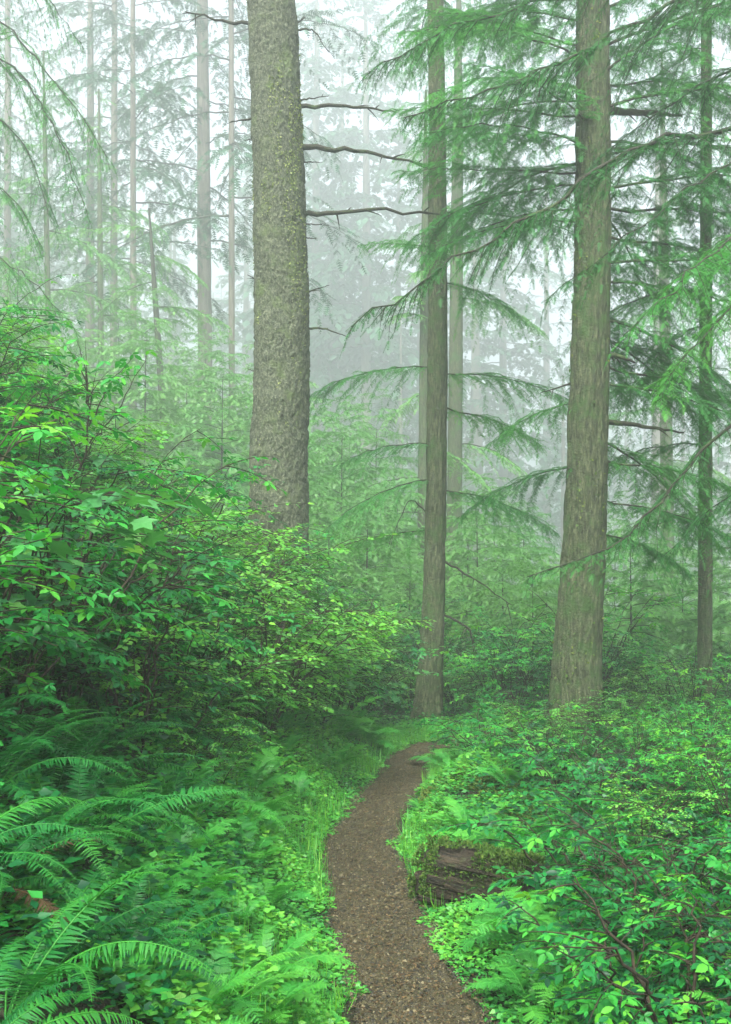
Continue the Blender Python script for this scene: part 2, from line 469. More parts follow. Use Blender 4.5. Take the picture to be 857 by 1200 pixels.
# ------------------------------------------------------------------ conifer branches
def sprig(pairs, wbase=.034):
    v, f = [], []
    for k in range(pairs):
        u = 0.04 + 0.86 * k / pairs
        w = 0.5 * (1 - 0.55 * (k / pairs) ** 2)
        for s in (-1, 1):
            b = len(v)
            v += [(u - wbase, 0, 0), (u + wbase, 0, 0), (u + .12, s * w, -.015 + .02 * (k % 2))]
            f.append((b, b + 1, b + 2))
    b = len(v)
    v += [(.84, -.1, 0), (.84, .1, 0), (1.0, 0, -.03)]; f.append((b, b + 1, b + 2))
    b = len(v)
    v += [(0, -.03, -.004), (0, .03, -.004), (.9, 0, -.004)]; f.append((b, b + 1, b + 2))
    return np.array(v, float), np.array(f)
SPRIG_HI = sprig(7, .034); SPRIG_MID = sprig(4, .085)
SPRIG_LO = (np.array([(0, 0, 0), (.35, .5, -.04), (1, 0, -.02), (.35, -.5, -.04)], float), np.array([(0, 1, 2), (0, 2, 3)]))

def branch_geo(axis, r, rad, sec_step, sec_len, ter_step, ter_len, sp, start=0.12, droop=.35, wood_sides=5, ter_w=.31, tip_taper=1.0):
    """returns (wood MB, needle MB) for a flat drooping spray around an axis polyline"""
    axis = np.asarray(axis, float)
    seg = np.linalg.norm(np.diff(axis, axis=0), axis=1); cum = np.concatenate([[0], np.cumsum(seg)]); Ltot = cum[-1]
    wood, need = MB(), MB()
    nA = max(8, int(Ltot / .18)); ta = np.linspace(0, 1, nA)
    ap = np.stack([np.interp(ta * Ltot, cum, axis[:, c]) for c in range(3)], -1)
    if nA > 8:
        for _ in range(2): ap[1:-1] = .25 * ap[:-2] + .5 * ap[1:-1] + .25 * ap[2:]
    ap[1:-1] += r.normal(0, Ltot * .004, (nA - 2, 3))
    v, f = tube(ap, rad * (1 - .85 * ta), wood_sides); wood.add(v, f)
    tang = nrm(np.gradient(ap, axis=0))
    ns = int(Ltot * (1 - start) / sec_step)
    P, D, Nn, L, T = [], [], [], [], []
    up = np.array([0, 0, 1.0])
    for k in range(ns):
        t = start + (1 - start) * (k + r.uniform(0, .9)) / ns
        t = min(t, .995)
        pos = np.array([np.interp(t, ta, ap[:, c]) for c in range(3)])
        tg = nrm(np.array([np.interp(t, ta, tang[:, c]) for c in range(3)]))
        side = nrm(np.cross(tg, up)) * (1 if k % 2 else -1)
        prof = (min(1, .45 + (t - start) / .3)) * (1 - .82 * max(0, (t - .35) / .65) ** tip_taper)
        l = sec_len * prof * (r.uniform(.6, 1.25) if r.uniform() > .28 else r.uniform(.12, .4))
        ang = math.radians(r.uniform(34, 78) - 20 * t)
        d0 = math.cos(ang) * tg + math.sin(ang) * side + up * r.uniform(-.15, .12)
        m = 6; u = np.linspace(0, 1, m)
        sp_pts = pos + d0 * (u[:, None] * l) - up * (droop * l * u[:, None] ** 2) * r.uniform(.3, 1.9) + r.normal(0, .045 * l, (m, 3)) * u[:, None]
        v, f = tube(sp_pts, max(.0022, rad * .22) * (1 - .8 * u), 3); wood.add(v, f)
        nt = max(2, int(l / ter_step)); ut = (np.arange(nt) + r.uniform(0, 1, nt) * .6) / nt * .92 + .08
        st = nrm(np.gradient(sp_pts, axis=0))
        pp = np.stack([np.interp(ut, u, sp_pts[:, c]) for c in range(3)], -1)
        dd = np.stack([np.interp(ut, u, st[:, c]) for c in range(3)], -1)
        for sg in (-1, 1):
            s2 = nrm(np.cross(dd, up)) * sg
            dirs = dd * r.uniform(.45, .85, (nt, 1)) + s2 * r.uniform(.6, 1, (nt, 1)) - up * r.uniform(0, .45, (nt, 1))
            P.append(pp); D.append(dirs); Nn.append(np.tile(up, (nt, 1)) + r.normal(0, .28, (nt, 3)))
            L.append(ter_len * (1 - .45 * ut) * r.uniform(.55, 1.25, nt)); T.append(np.clip(.36 + .16 * ut + r.normal(0, .09, nt), 0, 1))
        P.append(sp_pts[-1:]); D.append(st[-1:] - up * .3); Nn.append(up[None]); L.append(np.array([ter_len])); T.append(np.array([.6]))
    P = np.concatenate(P); D = np.concatenate(D); Nn = np.concatenate(Nn); L = np.concatenate(L); T = np.concatenate(T)
    v, f, k = scatter(sp[0], sp[1], P, D, Nn, L, L * ter_w * 2)
    need.add(v, f, tint=np.repeat(T, k))
    return wood, need

def std_axis(L, up0, dr, r, n=10):
    t = np.linspace(0, 1, n)
    return np.stack([L * t * (1 - .06 * t), L * .05 * np.sin(t * 3 + r.uniform(0, 6)) * t, L * (up0 * t - dr * t * t)], -1)

_r = np.random.default_rng(77)
def make_branch_protos(n, L, seclen, sp, mneedle, name, sec_step=.075, ter_step=.045, ter_len=.12, droop=.5, rad=.022):
    out = []
    for i in range(n):
        ax = std_axis(L, _r.uniform(-.05, .25), _r.uniform(.1, .45), _r)
        w, nd = branch_geo(ax, _r, rad, sec_step, seclen * _r.uniform(.85, 1.15), ter_step, ter_len, sp, start=_r.uniform(.03, .10), droop=droop)
        out.append((w.mesh(name + "_wood", M_TWIG), nd.mesh(name + "_needles", mneedle)))
    return out
BR_NEAR = make_branch_protos(4, 2.6, 1.15, SPRIG_HI, M_NEEDLE, "hemlock_branch", sec_step=.050, ter_step=.028, ter_len=.112, rad=.017)
BR_FRESH = make_branch_protos(2, 1.8, .75, SPRIG_HI, M_NEEDLE_B, "fresh_branch", sec_step=.08, ter_step=.045, ter_len=.115)
BR_MID = make_branch_protos(3, 2.4, 1.05, SPRIG_MID, M_NEEDLE_Y, "mid_branch", sec_step=.10, ter_step=.055, ter_len=.19)

def put_branch(tree, proto, loc, az, pitch, scale, roll=0.0):
    w = link("branch", proto[0], tree, loc, (roll, -pitch, az), scale)
    link("needles", proto[1], w)
    return w

def bare_twig(pts, rad, r, nsub=5, sublen=.25):
    pts = np.asarray(pts, float); mb = MB()
    n = 14; t = np.linspace(0, 1, n); src = np.linspace(0, 1, len(pts))
    ap = np.stack([np.interp(t, src, pts[:, c]) for c in range(3)], -1)
    for _ in range(2): ap[1:-1] = .25 * ap[:-2] + .5 * ap[1:-1] + .25 * ap[2:]
    Lt = np.linalg.norm(ap[-1] - ap[0]); ap[1:] += r.normal(0, Lt * .008, (n - 1, 3))
    v, f = tube(ap, rad * (1 - .75 * t), 6); mb.add(v, f)
    for k in range(nsub):
        q = r.uniform(.25, .95); p0 = np.array([np.interp(q, t, ap[:, c]) for c in range(3)])
        d = nrm(ap[-1] - ap[0]) * .6 + nrm(r.normal(size=3)) * .8
        u = np.linspace(0, 1, 5)[:, None]; l = sublen * r.uniform(.4, 1.2)
        v, f = tube(p0 + d * u * l - np.array([0, 0, .3]) * u * u * l, rad * .4 * (1 - .8 * u[:, 0]), 4); mb.add(v, f)
    return mb

def extend_up(pts, rad, ztop, rtop):
    d = (pts[-1] - pts[0]) / max(1e-6, pts[-1][2] - pts[0][2])
    p = pts[-1] + d * (ztop - pts[-1][2]) * .5
    p[2] = ztop
    return np.vstack([pts, p]), np.append(rad, rtop)

def traced(spec, d):
    """spec rows (px, py, width px) from bottom to top at depth d"""
    pts = np.array([W(a, b, d) for a, b, w in spec]); rad = np.array([w * d / F / 2 for a, b, w in spec])
    return pts, rad

# ---- the large mossy scaly trunk on the bank
def flakes(pts, rad, n, r, zlo, zhi, patchy, seed, fs=1.0):
    """lichen / moss tufts standing on a trunk"""
    z = r.uniform(zlo, zhi, n * 4); th = r.uniform(0, 2 * np.pi, n * 4)
    q = np.stack([np.cos(th) * 1.6, np.sin(th) * 1.6, z * 1.1], -1)
    keep = fbm(q, seed, 3) + .35 * vnoise(q * 6, seed + 3) > patchy
    z, th = z[keep][:n], th[keep][:n]; n = len(z)
    C = np.stack([np.interp(z, pts[:, 2], pts[:, 0]), np.interp(z, pts[:, 2], pts[:, 1]), z], -1)
    R = np.interp(z, pts[:, 2], rad) + .012
    o = np.stack([np.cos(th), np.sin(th), 0 * th], -1)
    P = C + o * R[:, None]
    D = nrm(r.normal(size=(n, 3)) * .8 + np.array([0, 0, -.5])); Nn = o + r.normal(size=(n, 3)) * .5
    v, f, k = scatter(SPRIG_LO[0], SPRIG_LO[1], P, D, Nn, fs * r.uniform(.018, .05, n), fs * r.uniform(.012, .035, n))
    mb = MB(); mb.add(v, f, tint=np.repeat(r.uniform(0, 1, n), k))
    return mb

def build_spruce():
    d = 14.0; r = np.random.default_rng(2)
    pts, rad = traced([(322, 800, 80), (325, 690, 70), (327, 560, 66), (331, 390, 62), (327, 200, 58), (318, 0, 54)], d)
    pts[0][2] = Hs(pts[0][0], d) - .25
    pts, rad = extend_up(pts, rad, 24, .15)
    base = (pts[0][0], d, Hs(pts[0][0], d))
    t = thing("spruce_tree", "massive scaly barked conifer trunk with yellow lichen and bare dead branches on the bank", "tree", base)
    off = np.array(base)
    P = pts - off
    tr = link("trunk", trunk_mb(P, rad, 124, .032, 'scaly', .022, 4, flare=.35).mesh("spruce_trunk", M_BARK_SP), t)
    li = link("lichen", flakes(P, rad, 9000, r, .3, 10.5, .30, 41, .85).mesh("lichen", M_LICHEN), tr); li["kind"] = "stuff"
    def limb(a, b, mid=None, rad=.022, nsub=4, sub=.22, d2=None):
        p0 = W(*a, d); p1 = W(*b, d if d2 is None else d2)
        pp = [p0 - off, p1 - off] if mid is None else [p0 - off, W(*mid, d) - off, p1 - off]
        link("dead_branch", bare_twig(pp, rad, r, nsub, sub).mesh("dead_branch", M_TWIG), t)
    limb((350, 125), (465, 131), (410, 124), .030, 3, .16)
    limb((350, 172), (503, 196), (420, 176), .040, 5, .2)
    limb((352, 252), (552, 255), (420, 243), .036, 6, .22)
    limb((352, 385), (405, 394), (380, 384), .020, 2, .12)
    limb((352, 345), (386, 334), None, .014, 2, .1)
    limb((348, 118), (386, 112), None, .014, 1, .1)
    limb((345, 36), (386, 62), (368, 34), .014, 3, .14)
    limb((345, 30), (358, 20), None, .016, 2, .1)
    limb((352, 262), (386, 264), None, .012, 2, .1)
    limb((352, 190), (378, 190), None, .012, 1, .1)
    limb((310, 30), (218, 14), (265, 26), .028, 5, .2)
    limb((305, 138), (270, 143), None, .020, 3, .14)
    limb((305, 160), (286, 165), None, .014, 2, .1)
    limb((306, 330), (290, 322), None, .013, 2, .1)
    limb((352, 278), (372, 280), None, .012, 2, .08)
    limb((310, 440), (290, 432), None, .014, 3, .1)
    for k in range(10):     # living crown above the frame
        z = r.uniform(11.5, 23); az = r.uniform(0, 6.28)
        c = np.array([np.interp(z, P[:, 2], P[:, 0]), np.interp(z, P[:, 2], P[:, 1]), z])
        put_branch(t, BR_NEAR[k % 4], c, az, r.uniform(-.1, .2), r.uniform(.7, 1.2))
build_spruce()

def build_hemlock_right():
    d = 12.3; r = np.random.default_rng(8)
    pts, rad = traced([(672, 850, 59), (675, 800, 55), (681, 700, 50), (687, 590, 45), (692, 400, 41), (695, 250, 38), (695, 0, 34)], d)
    pts[0][2] = Hs(pts[0][0], d) - .25
    pts, rad = extend_up(pts, rad, 20, .09)
    base = (pts[0][0], d, Hs(pts[0][0], d)); off = np.array(base); P = pts - off
    t = thing("hemlock_tree", "straight furrowed conifer trunk with drooping green boughs beside the path bend", "tree", base)
    tr = link("trunk", trunk_mb(P, rad, 110, .042, 'furrow', .022, 6, flare=.06).mesh("hemlock_trunk", M_BARK_HE), t)
    li = link("moss", flakes(P, rad, 1500, r, .1, 9, .40, 43).mesh("trunk_moss", M_MOSS), tr); li["kind"] = "stuff"
    def at(py):
        z = W(0, py, d)[2] - off[2]
        return np.array([np.interp(z, P[:, 2], P[:, 0]), np.interp(z, P[:, 2], P[:, 1]), z])
    # (row in the photo, azimuth deg: 0 right, 180 left, 90 away, -90 towards camera; pitch deg; scale)
    rows = [(20, 10, 25, 1.15), (60, 172, 12, .8), (45, 80, 15, 1.0), (95, -20, 30, 1.1), (120, 150, 8, .9), (105, 40, 10, 1.0),
            (150, 215, 10, .8), (165, 20, 8, 1.15), (190, 120, 5, 1.2), (205, 165, 0, .9), (225, -10, 2, 1.1), (240, 60, 0, 1.1),
            (262, 185, -5, .8), (280, 30, -6, 1.1), (330, 10, -8, 1.05), (350, 60, -8, .9), (390, 40, -10, 1.0),
            (430, 20, -14, 1.05), (470, 150, -12, .55), (510, 35, -14, 1.0), (545, 160, -14, .65), (585, 15, -16, .8), (-20, 190, 20, 1.1),
            (-50, 20, 25, 1.1), (-70, 100, 20, 1.1), (-100, 160, 20, 1.1), (-130, 300, 20, 1.1), (-160, 230, 22, 1.1), (0, 140, 12, 1.1), (620, 30, -18, .8), (75, 195, 10, .9), (110, 205, 5, .85), (30, 170, 15, .85),
            (140, 165, 4, .95), (175, 200, 2, .85), (215, 178, -3, .9), (245, 165, -6, .8), (-10, 175, 20, .9), (60, -5, 15, 1.2), (130, -15, 10, 1.2), (180, 5, 6, 1.2), (250, 15, 0, 1.2), (310, -10, -6, 1.1), (370, 15, -10, 1.1), (450, 0, -12, 1.0), (540, 10, -14, .9)]
    for k, (py, az, pi, s) in enumerate(rows):
        put_branch(t, BR_NEAR[k % 4], at(py), math.radians(az + r.uniform(-8, 8)), math.radians(pi), s, r.uniform(-.25, .25))
    for k in range(8):
        z = r.uniform(13, 19.5); c = np.array([np.interp(z, P[:, 2], P[:, 0]), np.interp(z, P[:, 2], P[:, 1]), z])
        put_branch(t, BR_NEAR[k % 4], c, r.uniform(0, 6.28), r.uniform(0, .4), r.uniform(.5, 1.0))
    for a, b, m, rd in [((705, 418), (745, 425), (722, 416), .045), ((705, 494), (802, 507), (750, 499), .038), ((700, 182), (730, 178), None, .03),
                        ((680, 445), (633, 461), None, .016), ((690, 590), (722, 588), None, .02), ((705, 130), (800, 135), (760, 132), .05)]:
        p = [W(*q, d) - off for q in ([a, m, b] if m else [a, b])]
        link("dead_branch", bare_twig(p, rd, r, 2, .12).mesh("dead_branch", M_TWIG), t)
build_hemlock_right()

def build_middle_tree():
    d = 14.9; r = np.random.default_rng(18)
    pts, rad = traced([(500, 865, 30), (503, 820, 27), (507, 760, 25), (511, 600, 22.5), (513, 420, 21), (513, 200, 19), (510, 0, 16)], d)
    pts[0][2] = Hs(pts[0][0], d) - .3
    pts, rad = extend_up(pts, rad, 20, .06)
    base = (pts[0][0], d, Hs(pts[0][0], d)); off = np.array(base); P = pts - off
    t = thing("hemlock_tree", "slender grey conifer trunk standing where the path turns out of sight", "tree", base)
    tr = link("trunk", trunk_mb(P, rad, 64, .055, 'furrow', .016, 16, flare=.35).mesh("middle_trunk", M_BARK_HE), t)
    def at(py):
        z = W(0, py, d)[2] - off[2]
        return np.array([np.interp(z, P[:, 2], P[:, 0]), np.interp(z, P[:, 2], P[:, 1]), z])
    rows = [(40, 20, 10, .8), (130, 60, 5, .8), (170, -30, 5, .7), (250, 10, -2, 1.0), (290, 190, -5, .45), (330, 40, -5, .7),
            (430, 175, 2, .75), (440, 12, -2, .8), (478, 30, -14, .8), (520, 170, -6, .6), (560, 190, -10, .7), (575, 20, -10, .8), (620, 150, -12, .6), (10, 60, 15, 1.0), (-30, 90, 10, 1.0)]
    for k, (py, az, pi, s) in enumerate(rows):
        put_branch(t, BR_NEAR[(k + 1) % 4], at(py), math.radians(az), math.radians(pi), s, r.uniform(-.2, .2))
    for k in range(8):
        z = r.uniform(14, 19.5); c = np.array([np.interp(z, P[:, 2], P[:, 0]), np.interp(z, P[:, 2], P[:, 1]), z])
        put_branch(t, BR_NEAR[k % 4], c, r.uniform(0, 6.28), r.uniform(0, .3), r.uniform(.5, .9))
    for a, m, b, rd in [((515, 718), (552, 735), (556, 775), .022), ((515, 655), (560, 680), (600, 710), .02), ((508, 610), (480, 580), (455, 640), .014)]:
        link("dead_branch", bare_twig([W(*q, d) - off for q in (a, m, b)], rd, r, 4, .3).mesh("dead_branch", M_TWIG), t)
build_middle_tree()

# ---- trees whose trunks stand just outside the frame and reach into it
def build_overhanging():
    r = np.random.default_rng(33)
    d = 9.0; bx = 4.6; bz = Hs(bx, d)
    pts = np.array([[0, 0, -.3], [0, .05, 3], [-.05, .1, 8], [0, .1, 17]], float); rad = np.array([.24, .21, .17, .05])
    t = thing("hemlock_tree", "conifer below the path whose long dark limbs sweep over the shrubs", "tree", (bx, d, bz))
    off = np.array([bx, d, bz])
    link("trunk", trunk_mb(pts, rad, 48, .06, 'furrow', .012, 26, flare=.3).mesh("overhang_trunk", M_BARK_HE), t)
    limbs = [   # photo points with depth, from trunk to tip
        ([(860, 146, 8.9), (800, 156, 8.7), (740, 174, 8.5), (690, 206, 8.3), (640, 248, 8.1), (600, 270, 8.0), (550, 295, 7.9), (490, 330, 7.8), (412, 383, 7.7)], .032, .5, .30),
        ([(940, -60, 8.9), (860, -25, 8.7), (798, 2, 8.5), (738, 26, 8.3), (678, 60, 8.2), (623, 92, 8.1), (553, 106, 8.0), (473, 138, 7.9)], .030, .55, .28),
        ([(900, -120, 9.0), (760, -60, 9.0), (628, 0, 8.9), (563, 20, 8.9), (493, 46, 8.8), (425, 92, 8.7)], .028, .5, .30),
        ([(920, 440, 9.0), (857, 497, 8.9), (828, 522, 8.8), (798, 555, 8.7), (748, 615, 8.6), (723, 640, 8.5), (668, 660, 8.4), (618, 676, 8.3)], .028, .42, .55),
        ([(930, 150, 8.9), (857, 188, 8.5), (808, 220, 8.2), (768, 250, 8.0), (728, 285, 7.9), (673, 330, 7.8), (640, 352, 7.8)], .016, .35, .45),
        ([(930, 240, 9.0), (880, 262, 8.0), (830, 300, 7.2), (780, 340, 6.8), (735, 390, 6.6)], .020, .55, .12),
        ([(930, 300, 9.0), (890, 330, 8.2), (850, 370, 7.6), (800, 420, 7.2), (770, 470, 7.0)], .018, .45, .15),
        ([(930, 60, 9.0), (860, 80, 9.3), (800, 110, 9.6), (740, 150, 9.9), (690, 200, 10.1)], .022, .6, .25),
        ([(940, 520, 9.2), (880, 560, 9.4), (830, 600, 9.7), (780, 650, 10.0)], .016, .5, .25),
    ]
    for k, (q, rd, sl, st) in enumerate(limbs):
        ax = [W(*p) - off for p in q]
        z0 = ax[0][2] + .15
        ax = [np.array([np.interp(z0, pts[:, 2], pts[:, 0]), np.interp(z0, pts[:, 2], pts[:, 1]), z0])] + ax
        fresh = k in (5, 6)
        wd, nd = branch_geo(ax, r, rd * .85, .036, sl * 1.45, .023, .076, SPRIG_HI, start=st * .8, droop=.6, tip_taper=.8, ter_w=.29)
        w = link("branch", wd.mesh("limb_wood", M_TWIG), t)
        link("needles", nd.mesh("limb_needles", M_NEEDLE_B if fresh else M_NEEDLE_D), w)
    for k in range(7):
        z = r.uniform(11, 16.5)
        put_branch(t, BR_NEAR[k % 4], (0, .1, z), r.uniform(0, 6.28), r.uniform(0, .4), r.uniform(.6, 1.0))
    # uphill on the other side
    d = 16.0; bx = -7.0; bz = Hs(bx, d)
    t = thing("hemlock_tree", "conifer high on the bank with long thin boughs hanging down", "tree", (bx, d, bz)); off = np.array([bx, d, bz])
    pts = np.array([[0, 0, -.3], [0, 0, 6], [0, 0, 18]], float); rad = np.array([.25, .2, .05])
    link("trunk", trunk_mb(pts, rad, 40, .08, 'furrow', .012, 29, flare=.3).mesh("bank_trunk", M_BARK_HE), t)
    limbs = [([(-110, -80, 16), (-40, 0, 15.5), (20, 40, 15), (60, 90, 14.7), (100, 140, 14.5), (130, 190, 14.3)], .03, .75, .25),
             ([(-110, 0, 16), (-30, 50, 15.5), (25, 85, 15.2), (60, 140, 15), (85, 200, 14.8), (105, 260, 14.6)], .028, .7, .3),
             ([(-110, 90, 16), (-30, 120, 15.8), (15, 150, 15.6), (45, 200, 15.4), (60, 260, 15.2)], .026, .7, .3),
             ([(-110, 190, 16), (-30, 200, 15.8), (20, 235, 15.6), (50, 290, 15.4)], .024, .7, .25),
             ([(-110, -200, 16), (0, -60, 15.5), (50, -10, 15.2), (95, 50, 15)], .024, .7, .3),
             ([(-110, 260, 16), (-20, 290, 15.5), (40, 330, 15.2), (90, 390, 15)], .022, .7, .2)]
    for q, rd, sl, st in limbs:
        ax = [W(*p) - off for p in q]
        ax = [np.array([0, 0, ax[0][2] + .2])] + ax
        wd, nd = branch_geo(ax, r, rd * .8, .085, sl * 1.5, .034, .10, SPRIG_HI, start=st * .8, droop=1.1)
        w = link("branch", wd.mesh("limb_wood", M_TWIG), t); link("needles", nd.mesh("limb_needles", M_NEEDLE), w)
build_overhanging()

# ------------------------------------------------------------------ far conifers
def crown_proto(height, first, nb, maxlen, protos, r, wood=True, dens=1.0, power=1.0):
    mb = MB()
    for k in range(nb):
        t = (k + r.uniform(0, 1)) / nb
        z = first + (height - first) * t ** power
        L = maxlen * (1 - t) ** .75 * r.uniform(.65, 1.15) + .25
        a = k * 2.4 + r.uniform(-.5, .5); pi = r.uniform(-.30, .15) + .5 * t
        w, n, L0 = protos[int(r.integers(len(protos)))]
        s = L / L0
        M = np.array(Matrix.Translation((0, 0, z)) @ Euler((r.uniform(-.3, .3), -pi, a)).to_matrix().to_4x4())
        if wood: mb.merge(w, M, s)
        mb.merge(n, M, s)
    return mb
def lo_protos(n, L, sl, secs, ters, tl, sp, rad=.03, tw=.34):
    out = []
    for i in range(n):
        w, nd = branch_geo(std_axis(L, _r.uniform(0, .2), _r.uniform(.25, .45), _r), _r, rad, secs, sl, ters, tl, sp, start=.12, droop=.45, wood_sides=4, ter_w=tw)
        nd.m3 = [np.ones_like(m) for m in nd.m3]
        out.append((w, nd, L))
    return out
LO = lo_protos(4, 4.0, 1.6, .22, .15, .42, SPRIG_LO, tw=.38)
LOY = lo_protos(3, 1.6, .8, .10, .07, .19, SPRIG_MID, rad=.010, tw=.42)
LO2 = lo_protos(3, 3.2, 1.35, .17, .10, .24, SPRIG_MID, rad=.022, tw=.36)
FAR_CROWNS = [crown_proto(26, 5, 95, 4.2, LO, _r).mesh("far_crown", [M_TWIG, M_NEEDLE_F]),
              crown_proto(30, 9, 95, 4.6, LO, _r).mesh("far_crown", [M_TWIG, M_NEEDLE_F]),
              crown_proto(22, 3, 95, 3.6, LO, _r).mesh("far_crown", [M_TWIG, M_NEEDLE_F]),
              crown_proto(28, 7, 50, 3.6, LO2, _r, power=.9).mesh("far_crown", [M_TWIG, M_NEEDLE_F])]
FAR_H = [26, 30, 22, 28]
YOUNG_CROWNS = [crown_proto(5.2, .3, 66, 2.1, LOY, _r, power=1.2).mesh("young_crown", [M_TWIG, M_NEEDLE_Y]),
                crown_proto(4.2, .2, 60, 2.0, LOY, _r, power=1.2).mesh("young_crown", [M_TWIG, M_NEEDLE_Y])]
def far_trunk(h, r0, seed):
    pts = np.array([[0, 0, -1.0], [0, 0, 1], [.1, 0, h * .5], [0, 0, h]], float)
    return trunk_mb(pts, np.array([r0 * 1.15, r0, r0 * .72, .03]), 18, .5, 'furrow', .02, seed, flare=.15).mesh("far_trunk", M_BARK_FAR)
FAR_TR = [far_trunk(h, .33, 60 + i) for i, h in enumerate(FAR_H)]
FOG_LABEL = ["fog veiled conifer with full boughs along most of its trunk", "very tall fog veiled conifer whose boughs start well above its base",
             "shorter dense fog veiled conifer with boughs almost to the ground", "slim fog veiled conifer with sparse finely layered boughs"]
FOG_GROUP = ["full conifers in the fog", "very tall conifers in the fog", "short dense conifers in the fog", "slim sparse conifers in the fog"]
def far_tree(px, d, dia, kind, label=None, lean=0.0, group=None, rot=None, hs=1.0, name="conifer_tree"):
    if label is None:
        label, group = FOG_LABEL[kind], FOG_GROUP[kind]
    d *= 1.9; dia *= 1.9; hs *= 1.65
    x = (px - 428.5) / F * d; z = Hs(x, d)
    t = thing(name, label, "tree", (x, d, z), RNG.uniform(0, 6.28) if rot is None else rot, None, group, (0, lean))
    if lean: t.rotation_euler = (0, lean, 0)
    s = dia / .62
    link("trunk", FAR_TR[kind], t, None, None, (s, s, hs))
    link("crown", FAR_CROWNS[kind], t, None, None, (hs * .95, hs * .95, hs))
    return t
far_tree(242, 27, .36, 3, "pale straight tree trunk rising out of the bank shrubs, behind the massive trunk", group=None, rot=1.0, lean=-.012, hs=1.1)
far_tree(448, 78, 1.05, 3, "very faint broad trunk far off in the fog past the massive trunk", group=None, rot=2.0)
far_tree(556, 58, .9, 1, "faint broad trunk in the fog just behind the slender path side trunk", group=None, rot=0.4)
far_tree(770, 42, .62, 3, "faint trunk in the fog seen between two boughs of the furrowed conifer", group=None, rot=0.9)
for px, d, dia, k in [(157, 25, .15, 3), (133, 29, .20, 3), (105, 31, .26, 3), (8, 30, .22, 3), (272, 24, .14, 3), (30, 60, .5, 0), (60, 70, .6, 1), (200, 66, .5, 0), (290, 72, .6, 1),
                       (390, 62, .5, 0), (430, 95, .8, 1), (490, 88, .7, 0), (600, 75, .6, 2), (640, 92, .8, 1), (690, 66, .5, 0), (735, 80, .7, 1), (800, 62, .6, 0), (840, 72, .6, 1),
                       (870, 50, .5, 0), (-30, 52, .5, 1), (905, 58, .5, 2), (330, 54, .4, 2), (370, 84, .7, 1), (540, 100, .8, 0), (250, 98, .8, 1), (150, 90, .7, 0), (80, 105, .8, 1),
                       (780, 105, .8, 0), (470, 52, .3, 2), (660, 50, .35, 2), (-70, 70, .6, 0), (940, 80, .7, 1), (410, 110, .9, 1), (580, 115, .9, 0), (320, 118, .9, 1), (710, 120, .9, 1)]:
    far_tree(px, d, dia, k, hs=RNG.uniform(.85, 1.1))
for i in range(26):
    far_tree(-60 + 980 * ((i * .618) % 1), RNG.uniform(62, 118), RNG.uniform(.5, .85), int(RNG.integers(4)), hs=RNG.uniform(.9, 1.2))

for px, d, k in [(372, 60, 1), (402, 66, 3), (428, 58, 1), (468, 64, 3), (492, 60, 0), (590, 62, 1), (640, 66, 3), (330, 64, 3)]:
    far_tree(px, d, .55, k, hs=1.45)
# mid-distance trunks one can tell apart
def mid_tree(px_bot, px_top, d, dia, label, h=15.0, brs=(), proto=BR_MID, crown=True, name="conifer_tree", bark=None):
    r = np.random.default_rng(int(px_bot * 7 + d))
    if d > 20:
        d *= 1.35; dia *= 1.35; h *= 1.3; brs = [(a, b, c, e * 1.3) for a, b, c, e in brs]
    xb = (px_bot - 428.5) / F * d; xt = (px_top - 428.5) / F * d; zt = W(0, 0, d)[2]; zb = Hs(xb, d)
    slope = (xt - xb) / (zt - zb)
    t = thing(name, label, "tree", (xb, d, zb))
    pts = np.array([[0, 0, -.4], [slope * h * .3, 0, h * .3], [slope * h * .7, 0, h * .7], [slope * h, 0, h]], float)
    link("trunk", trunk_mb(pts, np.array([dia * .56, dia * .48, dia * .36, .02]), 28, .10, 'furrow', .009, int(px_bot), flare=.25).mesh("mid_trunk", bark or M_BARK_HE), t)
    for k, (py, az, pi, s) in enumerate(brs):
        z = W(0, py, d)[2] - zb
        put_branch(t, proto[k % len(proto)], (slope * z, 0, z), math.radians(az), math.radians(pi), s, r.uniform(-.2, .2))
    if crown:
        for k in range(14):
            z = h * r.uniform(.6, 1.0)
            put_branch(t, proto[k % len(proto)], (slope * z, 0, z), r.uniform(0, 6.28), r.uniform(-.2, .3), r.uniform(.5, 1.0) * (1.3 - z / h))
    return t
mid_tree(531, 538, 24, .34, "pale speckled trunk close behind the slender path side trunk", 18, [(520, 10, -5, .8), (600, 30, -10, .8), (450, 160, 0, .8), (350, 20, 0, 1)])
mid_tree(495, 500, 21, .22, "thin dark trunk half hidden behind the slender path side trunk", 12, [(600, 170, -5, .8), (560, 200, -5, .8), (520, 30, -5, .8)])
mid_tree(826, 828, 14, .165, "dark thin straight trunk among shrubs downhill of the furrowed conifer", 14,
         [(430, 160, -10, .7), (470, 20, -8, .7), (520, 190, -10, .7), (560, 40, -10, .7), (600, 150, -12, .6), (640, 10, -12, .6), (380, 100, -5, .8), (340, 200, -5, .8), (300, 10, 0, .8)], proto=BR_NEAR)
mid_tree(785, 775, 27, .34, "mid grey trunk in thin fog downhill between the dark thin trunk and the furrowed conifer", 18, [(700, 160, -10, .8), (640, 20, -5, .8), (600, 150, -5, .9), (540, 20, 0, .9), (480, 170, 0, 1)])
mid_tree(200, 158, 26, .17, "thin leaning dark trunk uphill in the fog with short boughs", 8, [(520, 20, -5, .7), (480, 170, -5, .8), (440, 30, 0, .8), (400, 190, -5, .8), (360, 10, 0, .8), (330, 160, 0, .7), (300, 40, 0, .7), (270, 200, 5, .6)], crown=True, bark=M_TWIG)
